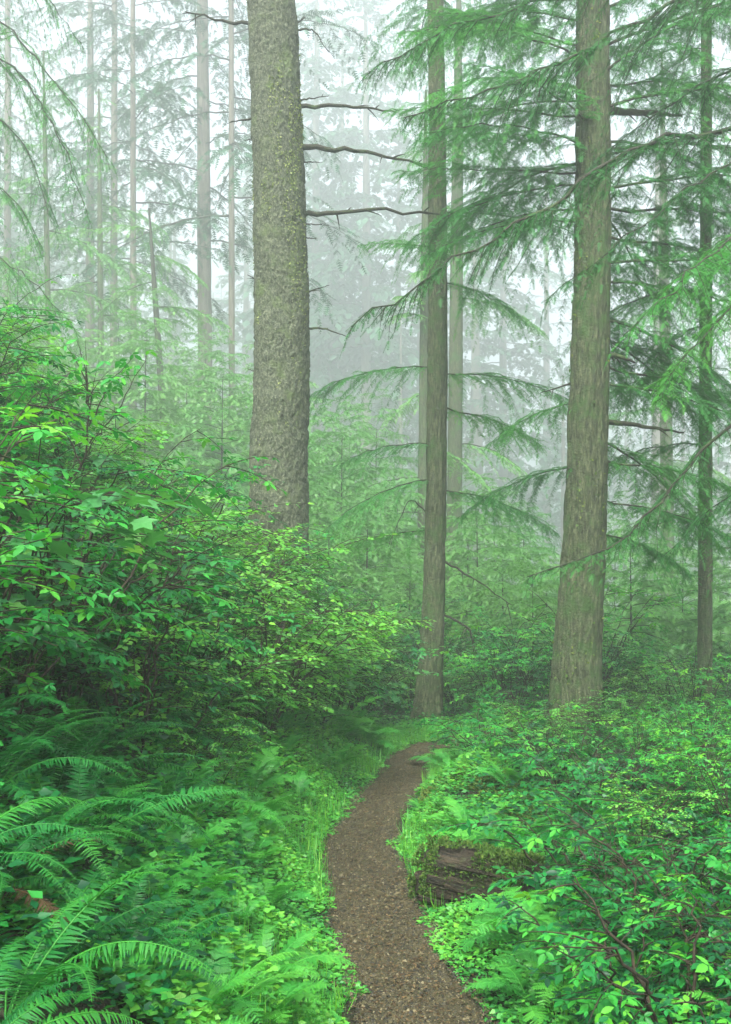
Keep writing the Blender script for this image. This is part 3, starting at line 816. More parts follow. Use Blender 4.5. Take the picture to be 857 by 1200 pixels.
mid_tree(120, 115, 30, .18, "slim upright young trunk uphill with layered foggy boughs", 12, [(460, 20, -5, .9), (430, 170, -5, 1), (400, 200, -5, 1), (370, 10, 0, 1), (330, 150, 0, 1), (300, 20, 0, 1), (270, 190, 0, .9), (240, 30, 0, .9)])
mid_tree(60, 50, 28, .16, "slim young trunk uphill hung with fine drooping sprays", 12, [(430, 20, -5, .9), (400, 170, -5, 1), (370, 200, -5, 1), (340, 10, 0, 1), (300, 150, 0, 1), (270, 20, 0, 1), (230, 190, 0, .9)])

# young conifers of the understory
def young(px, d, s, k):
    x = (px - 428.5) / F * d; z = Hs(x, d)
    t = thing("young_conifer", "low young conifer with pale green layered boughs in the misty understory", "tree", (x, d, z), RNG.uniform(0, 6.28), s, "young conifers of the misty understory")
    if k not in YT:
        YT[k] = trunk_mb(np.array([[0, 0, -.4], [0, 0, 2], [.03, 0, (4.3, 3.4)[k]]]), np.array([.034, .022, .003]), 10, .2, 'furrow', .004, 5).mesh("young_trunk", M_TWIG)
    link("trunk", YT[k], t); link("crown", YOUNG_CROWNS[k], t)
YT = {}
for px, d, s, k in [(400, 25, 1.05, 0), (430, 21, .8, 1), (465, 27, 1.0, 0), (375, 29, 1.2, 1), (350, 22, .8, 0), (560, 22, .9, 0), (590, 19, .75, 1), (615, 25, .95, 0), (640, 21, .7, 1), (548, 28, 1.2, 1),
                    (580, 31, 1.3, 0), (660, 28, 1.0, 1), (740, 19, .8, 0), (760, 24, .95, 1), (800, 20, .8, 0), (845, 22, .9, 1), (720, 30, 1.1, 0), (820, 30, 1.1, 1), (870, 18, .8, 0), (440, 34, 1.4, 0),
                    (500, 34, 1.3, 1), (620, 36, 1.3, 0), (300, 32, 1.3, 1), (260, 29, 1.1, 0), (220, 34, 1.4, 1), (170, 30, 1.2, 0), (90, 33, 1.4, 1), (20, 30, 1.3, 0), (-20, 34, 1.4, 1), (320, 40, 1.6, 0),
                    (410, 42, 1.7, 1), (530, 44, 1.6, 0), (690, 42, 1.5, 1), (770, 40, 1.4, 0), (850, 42, 1.5, 1), (140, 42, 1.7, 0), (60, 45, 1.8, 1), (240, 45, 1.7, 0), (480, 24, .7, 1), (385, 19, .55, 0),
                    (625, 17.5, .55, 0), (548, 19.5, .6, 1), (480, 20, .55, 0), (445, 18, .5, 1)]:
    young(px, d, s, k)

# ------------------------------------------------------------------ shrubs
def leaflet_template():
    out = [(0, 0, 0), (.10, .16, .03), (.26, .33, .05), (.34, .30, .04), (.48, .38, .04), (.56, .31, .03), (.70, .28, .01), (.76, .20, 0), (1, 0, -.06)]
    mid = [(.2, 0, -.03), (.5, 0, -.03), (.76, 0, -.04)]
    L = out[1:-1]; v = [out[0], out[-1]] + mid + L + [(a, -b, c) for a, b, c in L]
    n = len(L); f = []
    for side in (0, 1):
        b = 5 + side * n
        seq = [(0, b, 2), (b, b + 1, 2), (b + 1, b + 2, 2), (b + 2, 3, 2), (b + 2, b + 3, 3), (b + 3, b + 4, 3), (b + 4, 4, 3), (b + 4, b + 5, 4), (b + 5, b + 6, 4), (b + 6, 1, 4)]
        f += seq if side == 0 else [(a, c, bb) for a, bb, c in seq]
    return np.array(v, float), np.array(f)
LEAFLET = leaflet_template()
SIMPLE = (np.array([(0, 0, 0), (.3, .36, .05), (.7, .28, .03), (1, 0, -.06), (.3, -.36, .05), (.7, -.28, .03), (.5, 0, -.03)], float),
          np.array([(0, 1, 6), (1, 2, 6), (2, 3, 6), (3, 5, 6), (5, 4, 6), (4, 0, 6)]))

def trifoliate(P, D, N, L):
    """three leaflets on a short stalk; returns template-scattered verts/faces"""
    D = nrm(D); S = nrm(np.cross(N, D)); N = np.cross(D, S)
    n = len(P); Lb = L[:, None]
    vs, fs, k0 = [], [], 0
    for (a, o, s) in ((0, .36, 1.0), (1.28, .24, .80), (-1.28, .24, .80)):
        d = D * math.cos(a) + S * math.sin(a)
        v, f, k = scatter(LEAFLET[0], LEAFLET[1], P + D * (o * Lb), d - N * .15, N + d * .1, L * .74 * s, L * .74 * s * .66)
        vs.append(v); fs.append(f + k0); k0 += len(v)
    return np.concatenate(vs), np.concatenate(fs)

def leaf_mesh(seed):
    r = np.random.default_rng(seed)
    mb = MB()
    v, f = trifoliate(np.zeros((1, 3)), np.array([[1.0, 0, -.1]]), np.array([[0, r.uniform(-.2, .2), 1.0]]), np.array([1.0]))
    mb.add(v, f, tint=np.full(len(v), (.32, .42, .26, .46, .58)[seed % 5]))
    st, sf = tube(np.array([[-.25, 0, .03], [0, 0, 0], [.24, 0, -.02]]), np.array([.012, .012, .01]), 4); mb.add(st, sf, tint=np.full(len(st), .5))
    return mb.mesh("leaf", M_SALMON)
LEAF_MESH = [leaf_mesh(i) for i in range(5)]

def shrub_geo(r, height, spread, ncanes, nleaf, leafL, arch=.6, start=.35, twigs=5, small=False):
    wood = MB(); P, D, N, L, T = [], [], [], [], []
    for c in range(ncanes):
        a = r.uniform(0, 2 * np.pi); out = np.array([math.cos(a), math.sin(a), 0])
        h = height * r.uniform(.65, 1.05); sp = spread * r.uniform(.4, 1.1)
        t = np.linspace(0, 1, 12)[:, None]
        p0 = out * r.uniform(0, .12) - np.array([0, 0, .08])
        pts = p0 + out * sp * t ** 1.5 + np.array([0, 0, 1.0]) * h * (t - arch * .35 * t ** 3) + r.normal(0, .012, (12, 3)) * (t > 0)
        v, f = tube(pts, .009 * (1 - .75 * t[:, 0]) * r.uniform(.7, 1.3), 5); wood.add(v, f)
        for tw in range(twigs):
            q = r.uniform(start, .98); b = np.array([np.interp(q, t[:, 0], pts[:, k]) for k in range(3)])
            a2 = a + r.uniform(-1.6, 1.6); o2 = np.array([math.cos(a2), math.sin(a2), r.uniform(-.15, .55)])
            l = spread * r.uniform(.25, .65)
            u = np.linspace(0, 1, 6)[:, None]
            tp = b + o2 * l * u - np.array([0, 0, .25 * l]) * u ** 2
            v, f = tube(tp, .0038 * (1 - .6 * u[:, 0]), 4); wood.add(v, f)
            m = max(2, int(nleaf / (ncanes * twigs) * r.uniform(.7, 1.3)))
            ut = (np.arange(m) + r.uniform(0, .8, m)) / m * .9 + .1
            pp = np.stack([np.interp(ut, u[:, 0], tp[:, k]) for k in range(3)], -1)
            sd = np.where(np.arange(m) % 2 == 0, 1, -1)[:, None]
            o2n = nrm(o2); sv = nrm(np.cross(o2n, [0, 0, 1.0]))
            dd = o2n * r.uniform(.2, .9, (m, 1)) + sv * sd * r.uniform(.4, 1, (m, 1)) - np.array([0, 0, 1]) * r.uniform(-.05, .5, (m, 1))
            P.append(pp + nrm(dd) * leafL * .12); D.append(dd); N.append(np.array([0, 0, 1.0]) + r.normal(0, .33, (m, 3)) + out * .25)
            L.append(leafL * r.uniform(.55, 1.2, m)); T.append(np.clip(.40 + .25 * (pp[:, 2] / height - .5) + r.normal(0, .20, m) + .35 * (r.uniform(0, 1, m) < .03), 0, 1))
    return wood, np.concatenate(P), np.concatenate(D), np.concatenate(N), np.concatenate(L), np.concatenate(T)

def shrub_proto(seed, height, spread, ncanes, nleaf, leafL, kind, arch=.6, start=.35, twigs=5):
    r = np.random.default_rng(seed)
    w, P, D, N, L, T = shrub_geo(r, height, spread, ncanes, nleaf, leafL, arch, start, twigs)
    mb = MB()
    if kind == 'tri':
        v, f = trifoliate(P, D, N, L); k = len(v) // len(P) // 3
        mb.add(v, f, tint=np.tile(np.repeat(T, k), 3)); m = M_SALMON
    else:
        v, f, k = scatter(SIMPLE[0], SIMPLE[1], P, D, N, L, L * .9); mb.add(v, f, tint=np.repeat(T, k)); m = M_HUCKLE
    return w.mesh("shrub_canes", M_CANE), mb.mesh("shrub_foliage", m)
TALL = [shrub_proto(100 + i, 1.8, .85, 13, 1100, .080, 'tri', twigs=10, start=.16) for i in range(5)]
LOW = [shrub_proto(120 + i, .80, .55, 11, 500, .070, 'tri', twigs=5, start=.25) for i in range(4)]
HUCK = [shrub_proto(140 + i, 1.7, .85, 10, 2200, .050, 'small', arch=.9, twigs=14, start=.14) for i in range(3)]

def palmate():
    pol = []
    for k in range(5):
        a = math.radians((-118, -58, 0, 58, 118)[k]); L = (.62, .86, 1.0, .86, .62)[k]
        pol += [(a - .42, L * .62), (a - .16, L * .82), (a, L), (a + .16, L * .82)]
    pol += [(math.radians(150), .30)]
    v = [(.0, 0, 0)] + [(.38 + .62 * r_ * math.cos(a) * .9, .62 * r_ * math.sin(a), .05 * (1 - r_) - .05 * r_ * r_) for a, r_ in pol]
    v[0] = (.38, 0, -.04); v.append((.14, -.16, .02)); n = len(v)
    return np.array(v, float), np.array([(0, i, i + 1) for i in range(1, n - 1)] + [(0, n - 1, 1)])
PALM = palmate()
def broad_proto(seed):
    r = np.random.default_rng(seed)
    w, P, D, N, L, T = shrub_geo(r, 1.25, .7, 9, 300, .15, .6, .3, 6)
    mb = MB(); v, f, k = scatter(PALM[0], PALM[1], P, D, N, L, L); mb.add(v, f, tint=np.repeat(np.clip(T - .05, 0, 1), k))
    return w.mesh("shrub_canes", M_CANE), mb.mesh("shrub_foliage", M_BROAD)
BROAD = [broad_proto(160 + i) for i in range(3)]
def put_shrub(proto, name, label, group, x, y, s, rz, tilt=(0, 0)):
    t = thing(name, label, "shrub", (x, y, Hs(x, y)), rz, s, group, tilt)
    link("canes", proto[0], t)
    f = link("foliage", proto[1], t); f["kind"] = "stuff"
    return t

def dart(n_try, xr, yr, spacing, ok, r, pts=None):
    pts = [] if pts is None else pts; new = []
    for _ in range(n_try):
        y = r.uniform(*yr); x = r.uniform(*xr) if not callable(xr) else xr(y, r)
        if not ok(x, y): continue
        sp = spacing(y)
        if any((x - a) ** 2 + (y - b) ** 2 < sp * sp for a, b in pts): continue
        pts.append((x, y)); new.append((x, y))
    return new

def pix(x, y, z):
    return 428.5 + F * x / y, HY + F * (CAMZ - z) / y

rs = np.random.default_rng(51)
occupied = []
def ok_left(x, y):
    s = x - float(xc(y))
    if s > -1.25 + .16 * min(3, max(0, y - 8.2)): return False
    px, py = pix(x, y, Hs(x, y))
    if px < -130 or px > 520: return False
    if y < 6.2 and py > 890: return False
    if abs(x + 1.19) < .5 and abs(y - 14) < .5: return False
    if y < 5.2 and x > -1.75: return False
    return True
left_pts = dart(9000, lambda y, r: r.uniform(-.46 * y, 0), (4.3, 22), lambda y: .44 + .012 * y, ok_left, rs, occupied)
for i, (x, y) in enumerate(left_pts):
    s = rs.uniform(.8, 1.2); q = rs.uniform()
    if y > 8.6 and q < .55 or q < .22:
        put_shrub(HUCK[i % 3], "huckleberry_shrub", "fine leaved yellow green shrub on the bank above the path", "fine leaved shrubs on the bank", x, y, s, rs.uniform(0, 6.28), (0, .12))
    elif q > .84:
        put_shrub(BROAD[i % 3], "thimbleberry_shrub", "shrub with broad lobed leaves among finer shrubs on the bank", "broad leaved shrubs on the bank", x, y, s, rs.uniform(0, 6.28), (0, .1))
    else:
        put_shrub(TALL[i % 5], "salmonberry_shrub", "toothed leaf green shrub with brown canes on the bank above the path", "toothed leaf shrubs on the bank", x, y, s, rs.uniform(0, 6.28), (0, .10))
for i, (px, y, sc) in enumerate([(238, 10.6, 1.35), (285, 11.2, 1.3), (325, 11.8, 1.15), (262, 12.2, 1.45), (365, 12.4, 1.0), (200, 9.8, 1.25), (395, 12.9, .85)]):
    put_shrub(HUCK[i % 3], "huckleberry_shrub", "large bright fine leaved bush in front of the massive scaly trunk", "large bushes in front of the massive trunk", (px - 428.5) / F * y, y, sc, i * 1.3)
def ok_foot(x, y):
    s = x - float(xc(y)); px, py = pix(x, y, Hs(x, y))
    return -2.3 < s < -1.0 and px > -60 and (y > 6.8 or s < -1.5)
for i, (x, y) in enumerate(dart(1500, lambda y, r: r.uniform(-.42 * y, 0), (5.6, 12.5), lambda y: .52, ok_foot, rs, [])):
    put_shrub(HUCK[i % 3], "huckleberry_shrub", "knee high fine leaved bush at the foot of the bank behind ferns", "low fine leaved bushes behind the ferns", x, y, rs.uniform(.34, .5), rs.uniform(0, 6.28))

def ok_right(x, y):
    if path_dist(x, y)[0] < .75: return False
    px, py = pix(x, y, Hs(x, y))
    if px < 470 or px > 960: return False
    if y < 6.9 and px < 680: return False
    if y < 5.6 and px < 720: return False
    if abs(px - 503) < 52 and y < 15.6: return False
    if y < 10.5 and x < 1.5 and y > 6.5: return False       # mossy hummock and log stay open
    if abs(x - 2.40) < .4 and abs(y - 12.3) < .4: return False
    return True
right_pts = dart(9000, lambda y, r: r.uniform(.05, .46 * y), (4.0, 19), lambda y: .36 + .016 * y, ok_right, rs, occupied)
for i, (x, y) in enumerate(right_pts):
    if y > 13.5: s, pr = rs.uniform(.8, 1.1), TALL[i % 5]
    elif y > 6.5 and pix(x, y, 0)[0] > 735 and rs.uniform() < .55: s, pr = rs.uniform(.5, .72), TALL[i % 5]
    elif y > 8.5: s, pr = rs.uniform(.6, 1.25), LOW[i % 4]
    else: s, pr = rs.uniform(.5, 1.1), LOW[i % 4]
    if (y > 15 and rs.uniform() < .5) or rs.uniform() < .25:
        s = s * (1 if y > 13.5 else .62)
        put_shrub(HUCK[i % 3], "huckleberry_shrub", "fine leaved yellow green shrub on the ground below the path", "fine leaved shrubs below the path", x, y, s * .8, rs.uniform(0, 6.28))
    elif rs.uniform() < .2 and 7.5 < y < 13:
        put_shrub(BROAD[i % 3], "thimbleberry_shrub", "low shrub with broad lobed leaves in the thicket below the path", "broad leaved shrubs below the path", x, y, s * .62, rs.uniform(0, 6.28))
    else:
        put_shrub(pr, "salmonberry_shrub", "toothed leaf shrub in the thicket on the ground below the path", "toothed leaf shrubs below the path", x, y, s, rs.uniform(0, 6.28))
print("right shrubs", len(right_pts))

# the thicket straight ahead where the path turns
def ok_mid(x, y):
    if path_dist(x, y)[0] < .8: return False
    px, py = pix(x, y, Hs(x, y))
    if px < 330 or px > 700: return False
    if abs(px - 503) < 52 and y < 15.6: return False
    return True
mid_pts = dart(4000, lambda y, r: r.uniform(-.1 * y, .22 * y), (14.4, 24), lambda y: .62, ok_mid, rs, occupied)
for i, (x, y) in enumerate(mid_pts):
    if rs.uniform() < .5:
        put_shrub(HUCK[i % 3], "huckleberry_shrub", "fine leaved misty green shrub in the thicket beyond the path bend", "fine leaved shrubs beyond the bend", x, y, rs.uniform(1.0, 1.7), rs.uniform(0, 6.28))
    else:
        put_shrub(TALL[i % 5], "salmonberry_shrub", "toothed leaf misty green shrub in the thicket beyond the path bend", "toothed leaf shrubs beyond the bend", x, y, rs.uniform(.9, 1.4), rs.uniform(0, 6.28))
print("mid shrubs", len(mid_pts))

# nearest shrubs: every leaf its own piece
def leafy_shrub(px, y, label, height, spread, nc, nl, leafL, seed, twigs=4, start=.3, arch=.6):
    r = np.random.default_rng(seed)
    x = (px - 428.5) / F * y
    w, P, D, N, L, T = shrub_geo(r, height, spread, nc, nl, leafL, arch, start, twigs)
    t = thing("salmonberry_shrub", label, "shrub", (x, y, Hs(x, y)))
    link("canes", w.mesh("near_canes", M_CANE), t)
    D = nrm(D); S = nrm(np.cross(N, D)); N2 = np.cross(D, S)
    order = np.argsort(-L)[:290]
    for i in order:
        M = Matrix(((*[float(q) for q in (D[i][0], S[i][0], N2[i][0])],), (*[float(q) for q in (D[i][1], S[i][1], N2[i][1])],), (*[float(q) for q in (D[i][2], S[i][2], N2[i][2])],)))
        link("leaf", LEAF_MESH[int(r.integers(5))], t, P[i], M.to_euler(), float(L[i]))
    return t
for args in [(745, 5.9, "spreading shrub with broad dark leaves right behind the rotting log", .75, .55, 8, 290, .085, 201),
             (790, 5.3, "broad leaved shrub with reddish canes in front of the thicket below the path", .85, .6, 9, 290, .085, 202),
             (860, 4.7, "dark broad leaved shrub low over the ferns below the path", .8, .6, 8, 290, .088, 203),
             (645, 6.75, "small sprawling shrub with pale leaves behind the far end of the rotting log", .40, .3, 6, 90, .085, 204),
             (15, 6.2, "tall leafy shrub leaning out from the top of the fern bank", 1.55, .7, 8, 290, .092, 205),
             (120, 6.9, "leafy shrub with pale upper leaves and tangled brown canes above the ferns", 1.35, .7, 8, 290, .090, 206),
             (-10, 4.9, "dark caned shrub rooted among sword ferns at the bank edge", 1.1, .6, 7, 290, .090, 207),
             (215, 8.0, "round leafy shrub between the fern bank and the massive trunk", 1.2, .7, 8, 290, .090, 208)]:
    leafy_shrub(*args)

# tall thin sapling sticking out of the bank shrubs
def sapling():
    r = np.random.default_rng(301); d = 7.2
    base = W(78, 700, d); x = base[0]; z = Hs(x, d)
    off = np.array([x, d, z])
    t = thing("sapling", "thin bare stemmed sapling with sparse yellow green leaves above the bank shrubs", "sapling", tuple(off))
    pts = [np.array([0, 0, -.1])] + [W(a, b, d) - off for a, b in [(80, 600), (90, 560), (104, 525), (105, 470), (104, 440)]]
    link("stem", bare_twig(pts, .012, r, 9, .5).mesh("sapling_stem", M_CANE), t)
    for k in range(70):
        q = r.uniform(0, 1); cx_, cy_ = r.choice(5), 0
        tgt = [(150, 425), (60, 400), (20, 405), (160, 410), (95, 400)][cx_]
        p = W(104 + (tgt[0] - 104) * q + r.normal(0, 10), 500 + (tgt[1] - 500) * q ** .8 + r.normal(0, 12), d + r.uniform(-.3, .3)) - off
        lf = link("leaf", LEAF_MESH[4 if q > .5 else 3], t, p, (r.normal(0, .4), r.normal(0.3, .4), r.uniform(0, 6.28)), r.uniform(.06, .12))
    for a, m, b in [((104, 500), (125, 455), (155, 420)), ((95, 545), (60, 470), (15, 412)), ((104, 470), (100, 430), (90, 398)), ((105, 520), (140, 480), (175, 412))]:
        link("twig", bare_twig([W(*q, d) - off for q in (a, m, b)], .006, r, 3, .2).mesh("twig", M_CANE), t)
sapling()

# ------------------------------------------------------------------ ferns
def frond_mesh(seed, lady=False, mat=None):
    r = np.random.default_rng(seed)
    n = 30; t = np.linspace(0, 1, n)
    up0 = r.uniform(.75, 1.15); dr = r.uniform(.65, 1.0)
    bend = r.uniform(-.12, .12)
    pts = np.stack([.95 * t - .12 * t ** 3, bend * t * t, up0 * t * .75 - dr * t ** 2 * .78], -1)
    seg = np.concatenate([[0], np.cumsum(np.linalg.norm(np.diff(pts, axis=0), axis=1))]); pts = pts / seg[-1]
    tg = nrm(np.gradient(pts, axis=0))
    mb = MB()
    v, f = tube(pts, .007 * (1 - .8 * t), 4); mb.add(v, f, 0, np.full(len(v), .75))
    m = 26 if lady else 46
    u = np.linspace(.13, .985, m) + r.normal(0, .003, m); side = nrm(np.cross(tg, [0, 0, 1.0]))
    I = lambda A: np.stack([np.interp(u, t, A[:, c]) for c in range(3)], -1)
    P, T_, S_ = I(pts), I(tg), I(side)
    up = np.cross(S_, T_)
    if lady: prof = np.sin(np.pi * np.clip(u * .92 + .06, 0, 1)) ** .8 * .19
    else: prof = np.minimum(1, (u - .06) / .16) * (1 - np.clip((u - .25) / .75, 0, 1) ** 1.7 * .93) * .125
    for sg in (-1, 1):
        D = S_ * sg * 1.0 + T_ * (.28 if not lady else .42) - up * r.uniform(-.05, .35) + r.normal(0, .10, (m, 3))
        Nn = up + S_ * sg * .15 + r.normal(0, .10, (m, 3))
        L = prof * r.uniform(.82, 1.08, m) * np.where(r.uniform(0, 1, m) < .05, .4, 1)
        if lady: tv, tf = SPRIG_LADY; wd = L * .36
        else: tv, tf = PINNA; wd = np.full(m, .0155) * np.clip(prof / .08, .4, 1)
        v, f, k = scatter(tv, tf, P, D, Nn, L, wd)
        mb.add(v, f, 0, np.repeat(np.clip(.35 + .35 * u + r.normal(0, .06, m), 0, 1), k))
    return mb.mesh("lady_frond" if lady else "sword_frond", mat or (M_LADY if lady else M_FERN))
PINNA = (np.array([(0, -.18, 0), (0, .30, 0), (.12, .5, .01), (.5, .38, .02), (1, 0, -.10), (.5, -.36, .02), (.1, -.42, 0)], float),
         np.array([(0, 1, 6), (1, 2, 6), (2, 3, 6), (3, 5, 6), (3, 4, 5)]))
SPRIG_LADY = sprig(6, .075)
SWORD = [frond_mesh(400 + i) for i in range(6)]
DEADF = [frond_mesh(440 + i, mat=M_DEADFROND) for i in range(2)]
LADY = [frond_mesh(420 + i, True) for i in range(5)]

def fern(x, y, size, n, kind, label, group, seed, lean=0.0, rise=0.0):
    r = np.random.default_rng(seed)
    t = thing("sword_fern" if kind == 's' else "lady_fern", label, "fern", (x, y, Hs(x, y) - .01), r.uniform(0, 6.28), None, group)
    src = SWORD if kind == 's' else LADY
    for k in range(n):
        a = k * 2 * np.pi / n + r.uniform(-.3, .3)
        p = r.uniform(-.15, .5) + rise
        s = size * r.uniform(.65, 1.1)
        link("frond", src[int(r.integers(len(src)))], t, (0.02 * math.cos(a), .02 * math.sin(a), 0), (r.uniform(-.25, .25), -p, a), s)
    if kind == 's' and seed % 3 == 0 and size < .7:       # a few spent brown fronds lie low
        for k in range(int(r.integers(1, 3))):
            a = r.uniform(0, 6.28)
            link("dead_frond", DEADF[k % 2], t, (0, 0, .03), (r.uniform(-.5, .5), r.uniform(.15, .5), a), size * r.uniform(.6, .95))
    return t
rf = np.random.default_rng(61)
SW_L = "dark green sword fern arching over the foot of the bank"
fern_pts = []
def ok_fern(x, y):
    s = x - float(xc(y))
    px, py = pix(x, y, Hs(x, y))
    return -1.9 - .05 * y < s < -.62 and -80 < px < 480 and py < 1420
for (x, y) in dart(4000, lambda y, r: r.uniform(-.40 * y, .5), (2.3, 12.8), lambda y: .28 + .010 * y, ok_fern, rf, fern_pts):
    s = x - float(xc(y))
    big = s < -1.15
    if big:
        fern(x, y, rf.uniform(.45, .78), int(rf.integers(11, 17)), 's', SW_L, "sword ferns along the foot of the bank", int(rf.integers(1e6)))
    else:
        fern(x, y, rf.uniform(.30, .48), int(rf.integers(9, 14)), 'l', "bright lacy fern on the verge between bank and path", "lacy ferns on the bank side verge", int(rf.integers(1e6)), rise=.25)
for (px, py, d, sz, n) in [(40, 1060, 4.1, .70, 17), (-30, 1120, 3.5, .60, 16), (170, 1170, 3.9, .52, 16), (60, 960, 4.8, .75, 16)]:
    x = (px - 428.5) / F * d
    fern(x, d, sz, n, 's', SW_L, "sword ferns along the foot of the bank", px + 999)
def ok_fr(x, y):
    pd = path_dist(x, y)[0]; px, py = pix(x, y, Hs(x, y))
    if .35 < x < 1.75 and 5.0 < y < 7.0: return False
    return .45 < pd < 1.9 and x > xc(y) and px < 900 and py < 1260
for (x, y) in dart(3000, lambda y, r: r.uniform(.2, .40 * y), (3.9, 13), lambda y: .52 + .015 * y, ok_fr, rf, fern_pts):
    fern(x, y, rf.uniform(.28, .46), int(rf.integers(8, 13)), 'l', "bright lacy fern among low plants below the path", "lacy ferns below the path", int(rf.integers(1e6)), rise=.2)
for (px, d, sz) in [(640, 5.5, .55), (650, 5.85, .42), (660, 6.1, .5), (610, 6.25, .42), (700, 4.9, .6), (650, 4.9, .45), (530, 11.2, .5), (560, 10.6, .55), (585, 11.5, .6), (430, 12.3, .6), (395, 11.8, .7), (360, 12.2, .75), (600, 7.1, .5)]:
    x = (px - 428.5) / F * d
    fern(x, d, sz, 12, 'l' if d > 7 or px > 610 else 's', "small upright fern growing close beside the rotting log or the path bend", "small ferns by the log and bend", px + 77)

# ------------------------------------------------------------------ low ground cover, grass and moss
LEAF4 = (np.array([(0, 0, 0), (.35, .5, .05), (1, 0, -.06), (.35, -.5, .05), (.5, 0, -.03)], float), np.array([(0, 1, 4), (1, 2, 4), (2, 3, 4), (3, 0, 4)]))
def build_cover():
    r = np.random.default_rng(71)
    n = 190000
    y = 3.4 + (r.uniform(0, 1, n) ** 1.5) * 11.5
    s = r.normal(0, .95, n)
    x = xc(y) + s
    px = 428.5 + F * x / y
    pd = path_dist(x, y)
    edge = .255 + .075 * fbm(np.stack([x * 4, y * 4, 0 * x], -1), 88, 3)
    keep = (pd > edge) & (px > -40) & (px < 900) & (pd < 2.6)
    dens = fbm(np.stack([x * 2.2, y * 2.2, 0 * x], -1), 90, 3)
    keep &= r.uniform(0, 1, n) < np.clip(.80 + .5 * dens - .16 * np.maximum(0, pd - .9), .12, 1)
    x, y, pd, dens = x[keep], y[keep], pd[keep], dens[keep]; n = len(x)
    hgt = (.015 + .10 * r.uniform(0, 1, n) * np.clip((pd - .24) / .25, .12, 1)) * (1 + .6 * dens)
    P = np.stack([x, y, H(x, y) + np.maximum(hgt, .008)], -1)
    a = r.uniform(0, 6.28, n)
    D = np.stack([np.cos(a), np.sin(a), r.uniform(-.45, .25, n)], -1)
    N = np.array([0, 0, 1.0]) + r.normal(0, .35, (n, 3))
    L = r.uniform(.014, .042, n) * (1 + .35 * (pd > .6))
    v, f, k = scatter(SPRIG_LO[0] * np.array([1, 1, 1.5]), SPRIG_LO[1], P, D, N, L, L * r.uniform(.55, .95, n))
    mb = MB(); mb.add(v, f, tint=np.repeat(np.clip(.5 + .22 * dens + r.normal(0, .15, n), 0, 1), k))
    o = link("ground_cover", mb.mesh("ground_cover", M_COVER)); tag(o, "carpet of tiny bright green leaves along both path edges", "ground cover", kind="stuff")
    print("cover", n)
    # grass
    n = 26000
    y = 3.5 + (r.uniform(0, 1, n) ** 1.3) * 10.5; s = r.normal(0, .6, n); x = xc(y) + s; pd = path_dist(x, y)
    g = fbm(np.stack([x * 1.7, y * 1.7, 0 * x], -1), 95, 2)
    keep = (pd > .29) & (pd < 1.2) & (g > -.15); x, y = x[keep], y[keep]; n = len(x)
    a = r.uniform(0, 6.28, n)
    D = np.stack([np.cos(a) * .55, np.sin(a) * .55, np.ones(n)], -1); N = np.stack([np.cos(a), np.sin(a), 0 * a + .2], -1)
    bl = (np.array([(0, .5, 0), (0, -.5, 0), (.5, .4, .06), (.5, -.4, .06), (1, 0, -.16)], float), np.array([(0, 1, 3), (0, 3, 2), (2, 3, 4)]))
    v, f, k = scatter(bl[0], bl[1], np.stack([x, y, H(x, y)], -1), D, N, r.uniform(.07, .20, n), r.uniform(.004, .008, n))
    mb = MB(); mb.add(v, f, tint=np.repeat(np.clip(r.normal(.62, .18, n), 0, 1), k))
    o = link("grass", mb.mesh("grass", M_COVER)); tag(o, "thin grass blades growing in the path verges", "grass", kind="stuff")
    # forest-floor leaves under the thickets, coarser
    n = 75000
    y = r.uniform(3, 26, n); x = r.uniform(-.5, .5, n) * y; pd = path_dist(x, y)
    keep = (pd > .8); x, y = x[keep], y[keep]; n = len(x)
    a = r.uniform(0, 6.28, n); D = np.stack([np.cos(a), np.sin(a), r.uniform(-.4, .3, n)], -1)
    P = np.stack([x, y, H(x, y) + r.uniform(.01, .28, n)], -1)
    v, f, k = scatter(LEAF4[0], LEAF4[1], P, D, np.array([0, 0, 1.0]) + r.normal(0, .4, (n, 3)), r.uniform(.03, .075, n), r.uniform(.018, .045, n))
    mb = MB(); mb.add(v, f, tint=np.repeat(np.clip(r.normal(.38, .22, n), 0, 1), k))
    o = link("forest_floor_plants", mb.mesh("forest_floor_plants", M_SALMON)); tag(o, "low leafy plants covering the forest floor under the shrubs", "ground cover", kind="stuff")
    # moss on the hummock
    n = 26000
    x = 1.0 + r.normal(0, .42, n); y = 9.2 + r.normal(0, .75, n); pd = path_dist(x, y)
    keep = (pd > .34) & (fbm(np.stack([x * 3, y * 3, 0 * x], -1), 97, 2) > -.35); x, y = x[keep], y[keep]; n = len(x)
    a = r.uniform(0, 6.28, n); D = np.stack([np.cos(a), np.sin(a), r.uniform(.1, .9, n)], -1)
    v, f, k = scatter(SPRIG_LO[0], SPRIG_LO[1], np.stack([x, y, H(x, y) + r.uniform(0, .05, n)], -1), D, np.array([0, 0, 1.0]) + r.normal(0, .5, (n, 3)), r.uniform(.015, .04, n), r.uniform(.008, .02, n))
    mb = MB(); mb.add(v, f, tint=np.repeat(np.clip(r.normal(.5, .25, n), 0, 1), k))
    o = link("moss", mb.mesh("hummock_moss", M_MOSS)); tag(o, "olive brown moss over the hummock beside the path", "moss", kind="stuff")
build_cover()

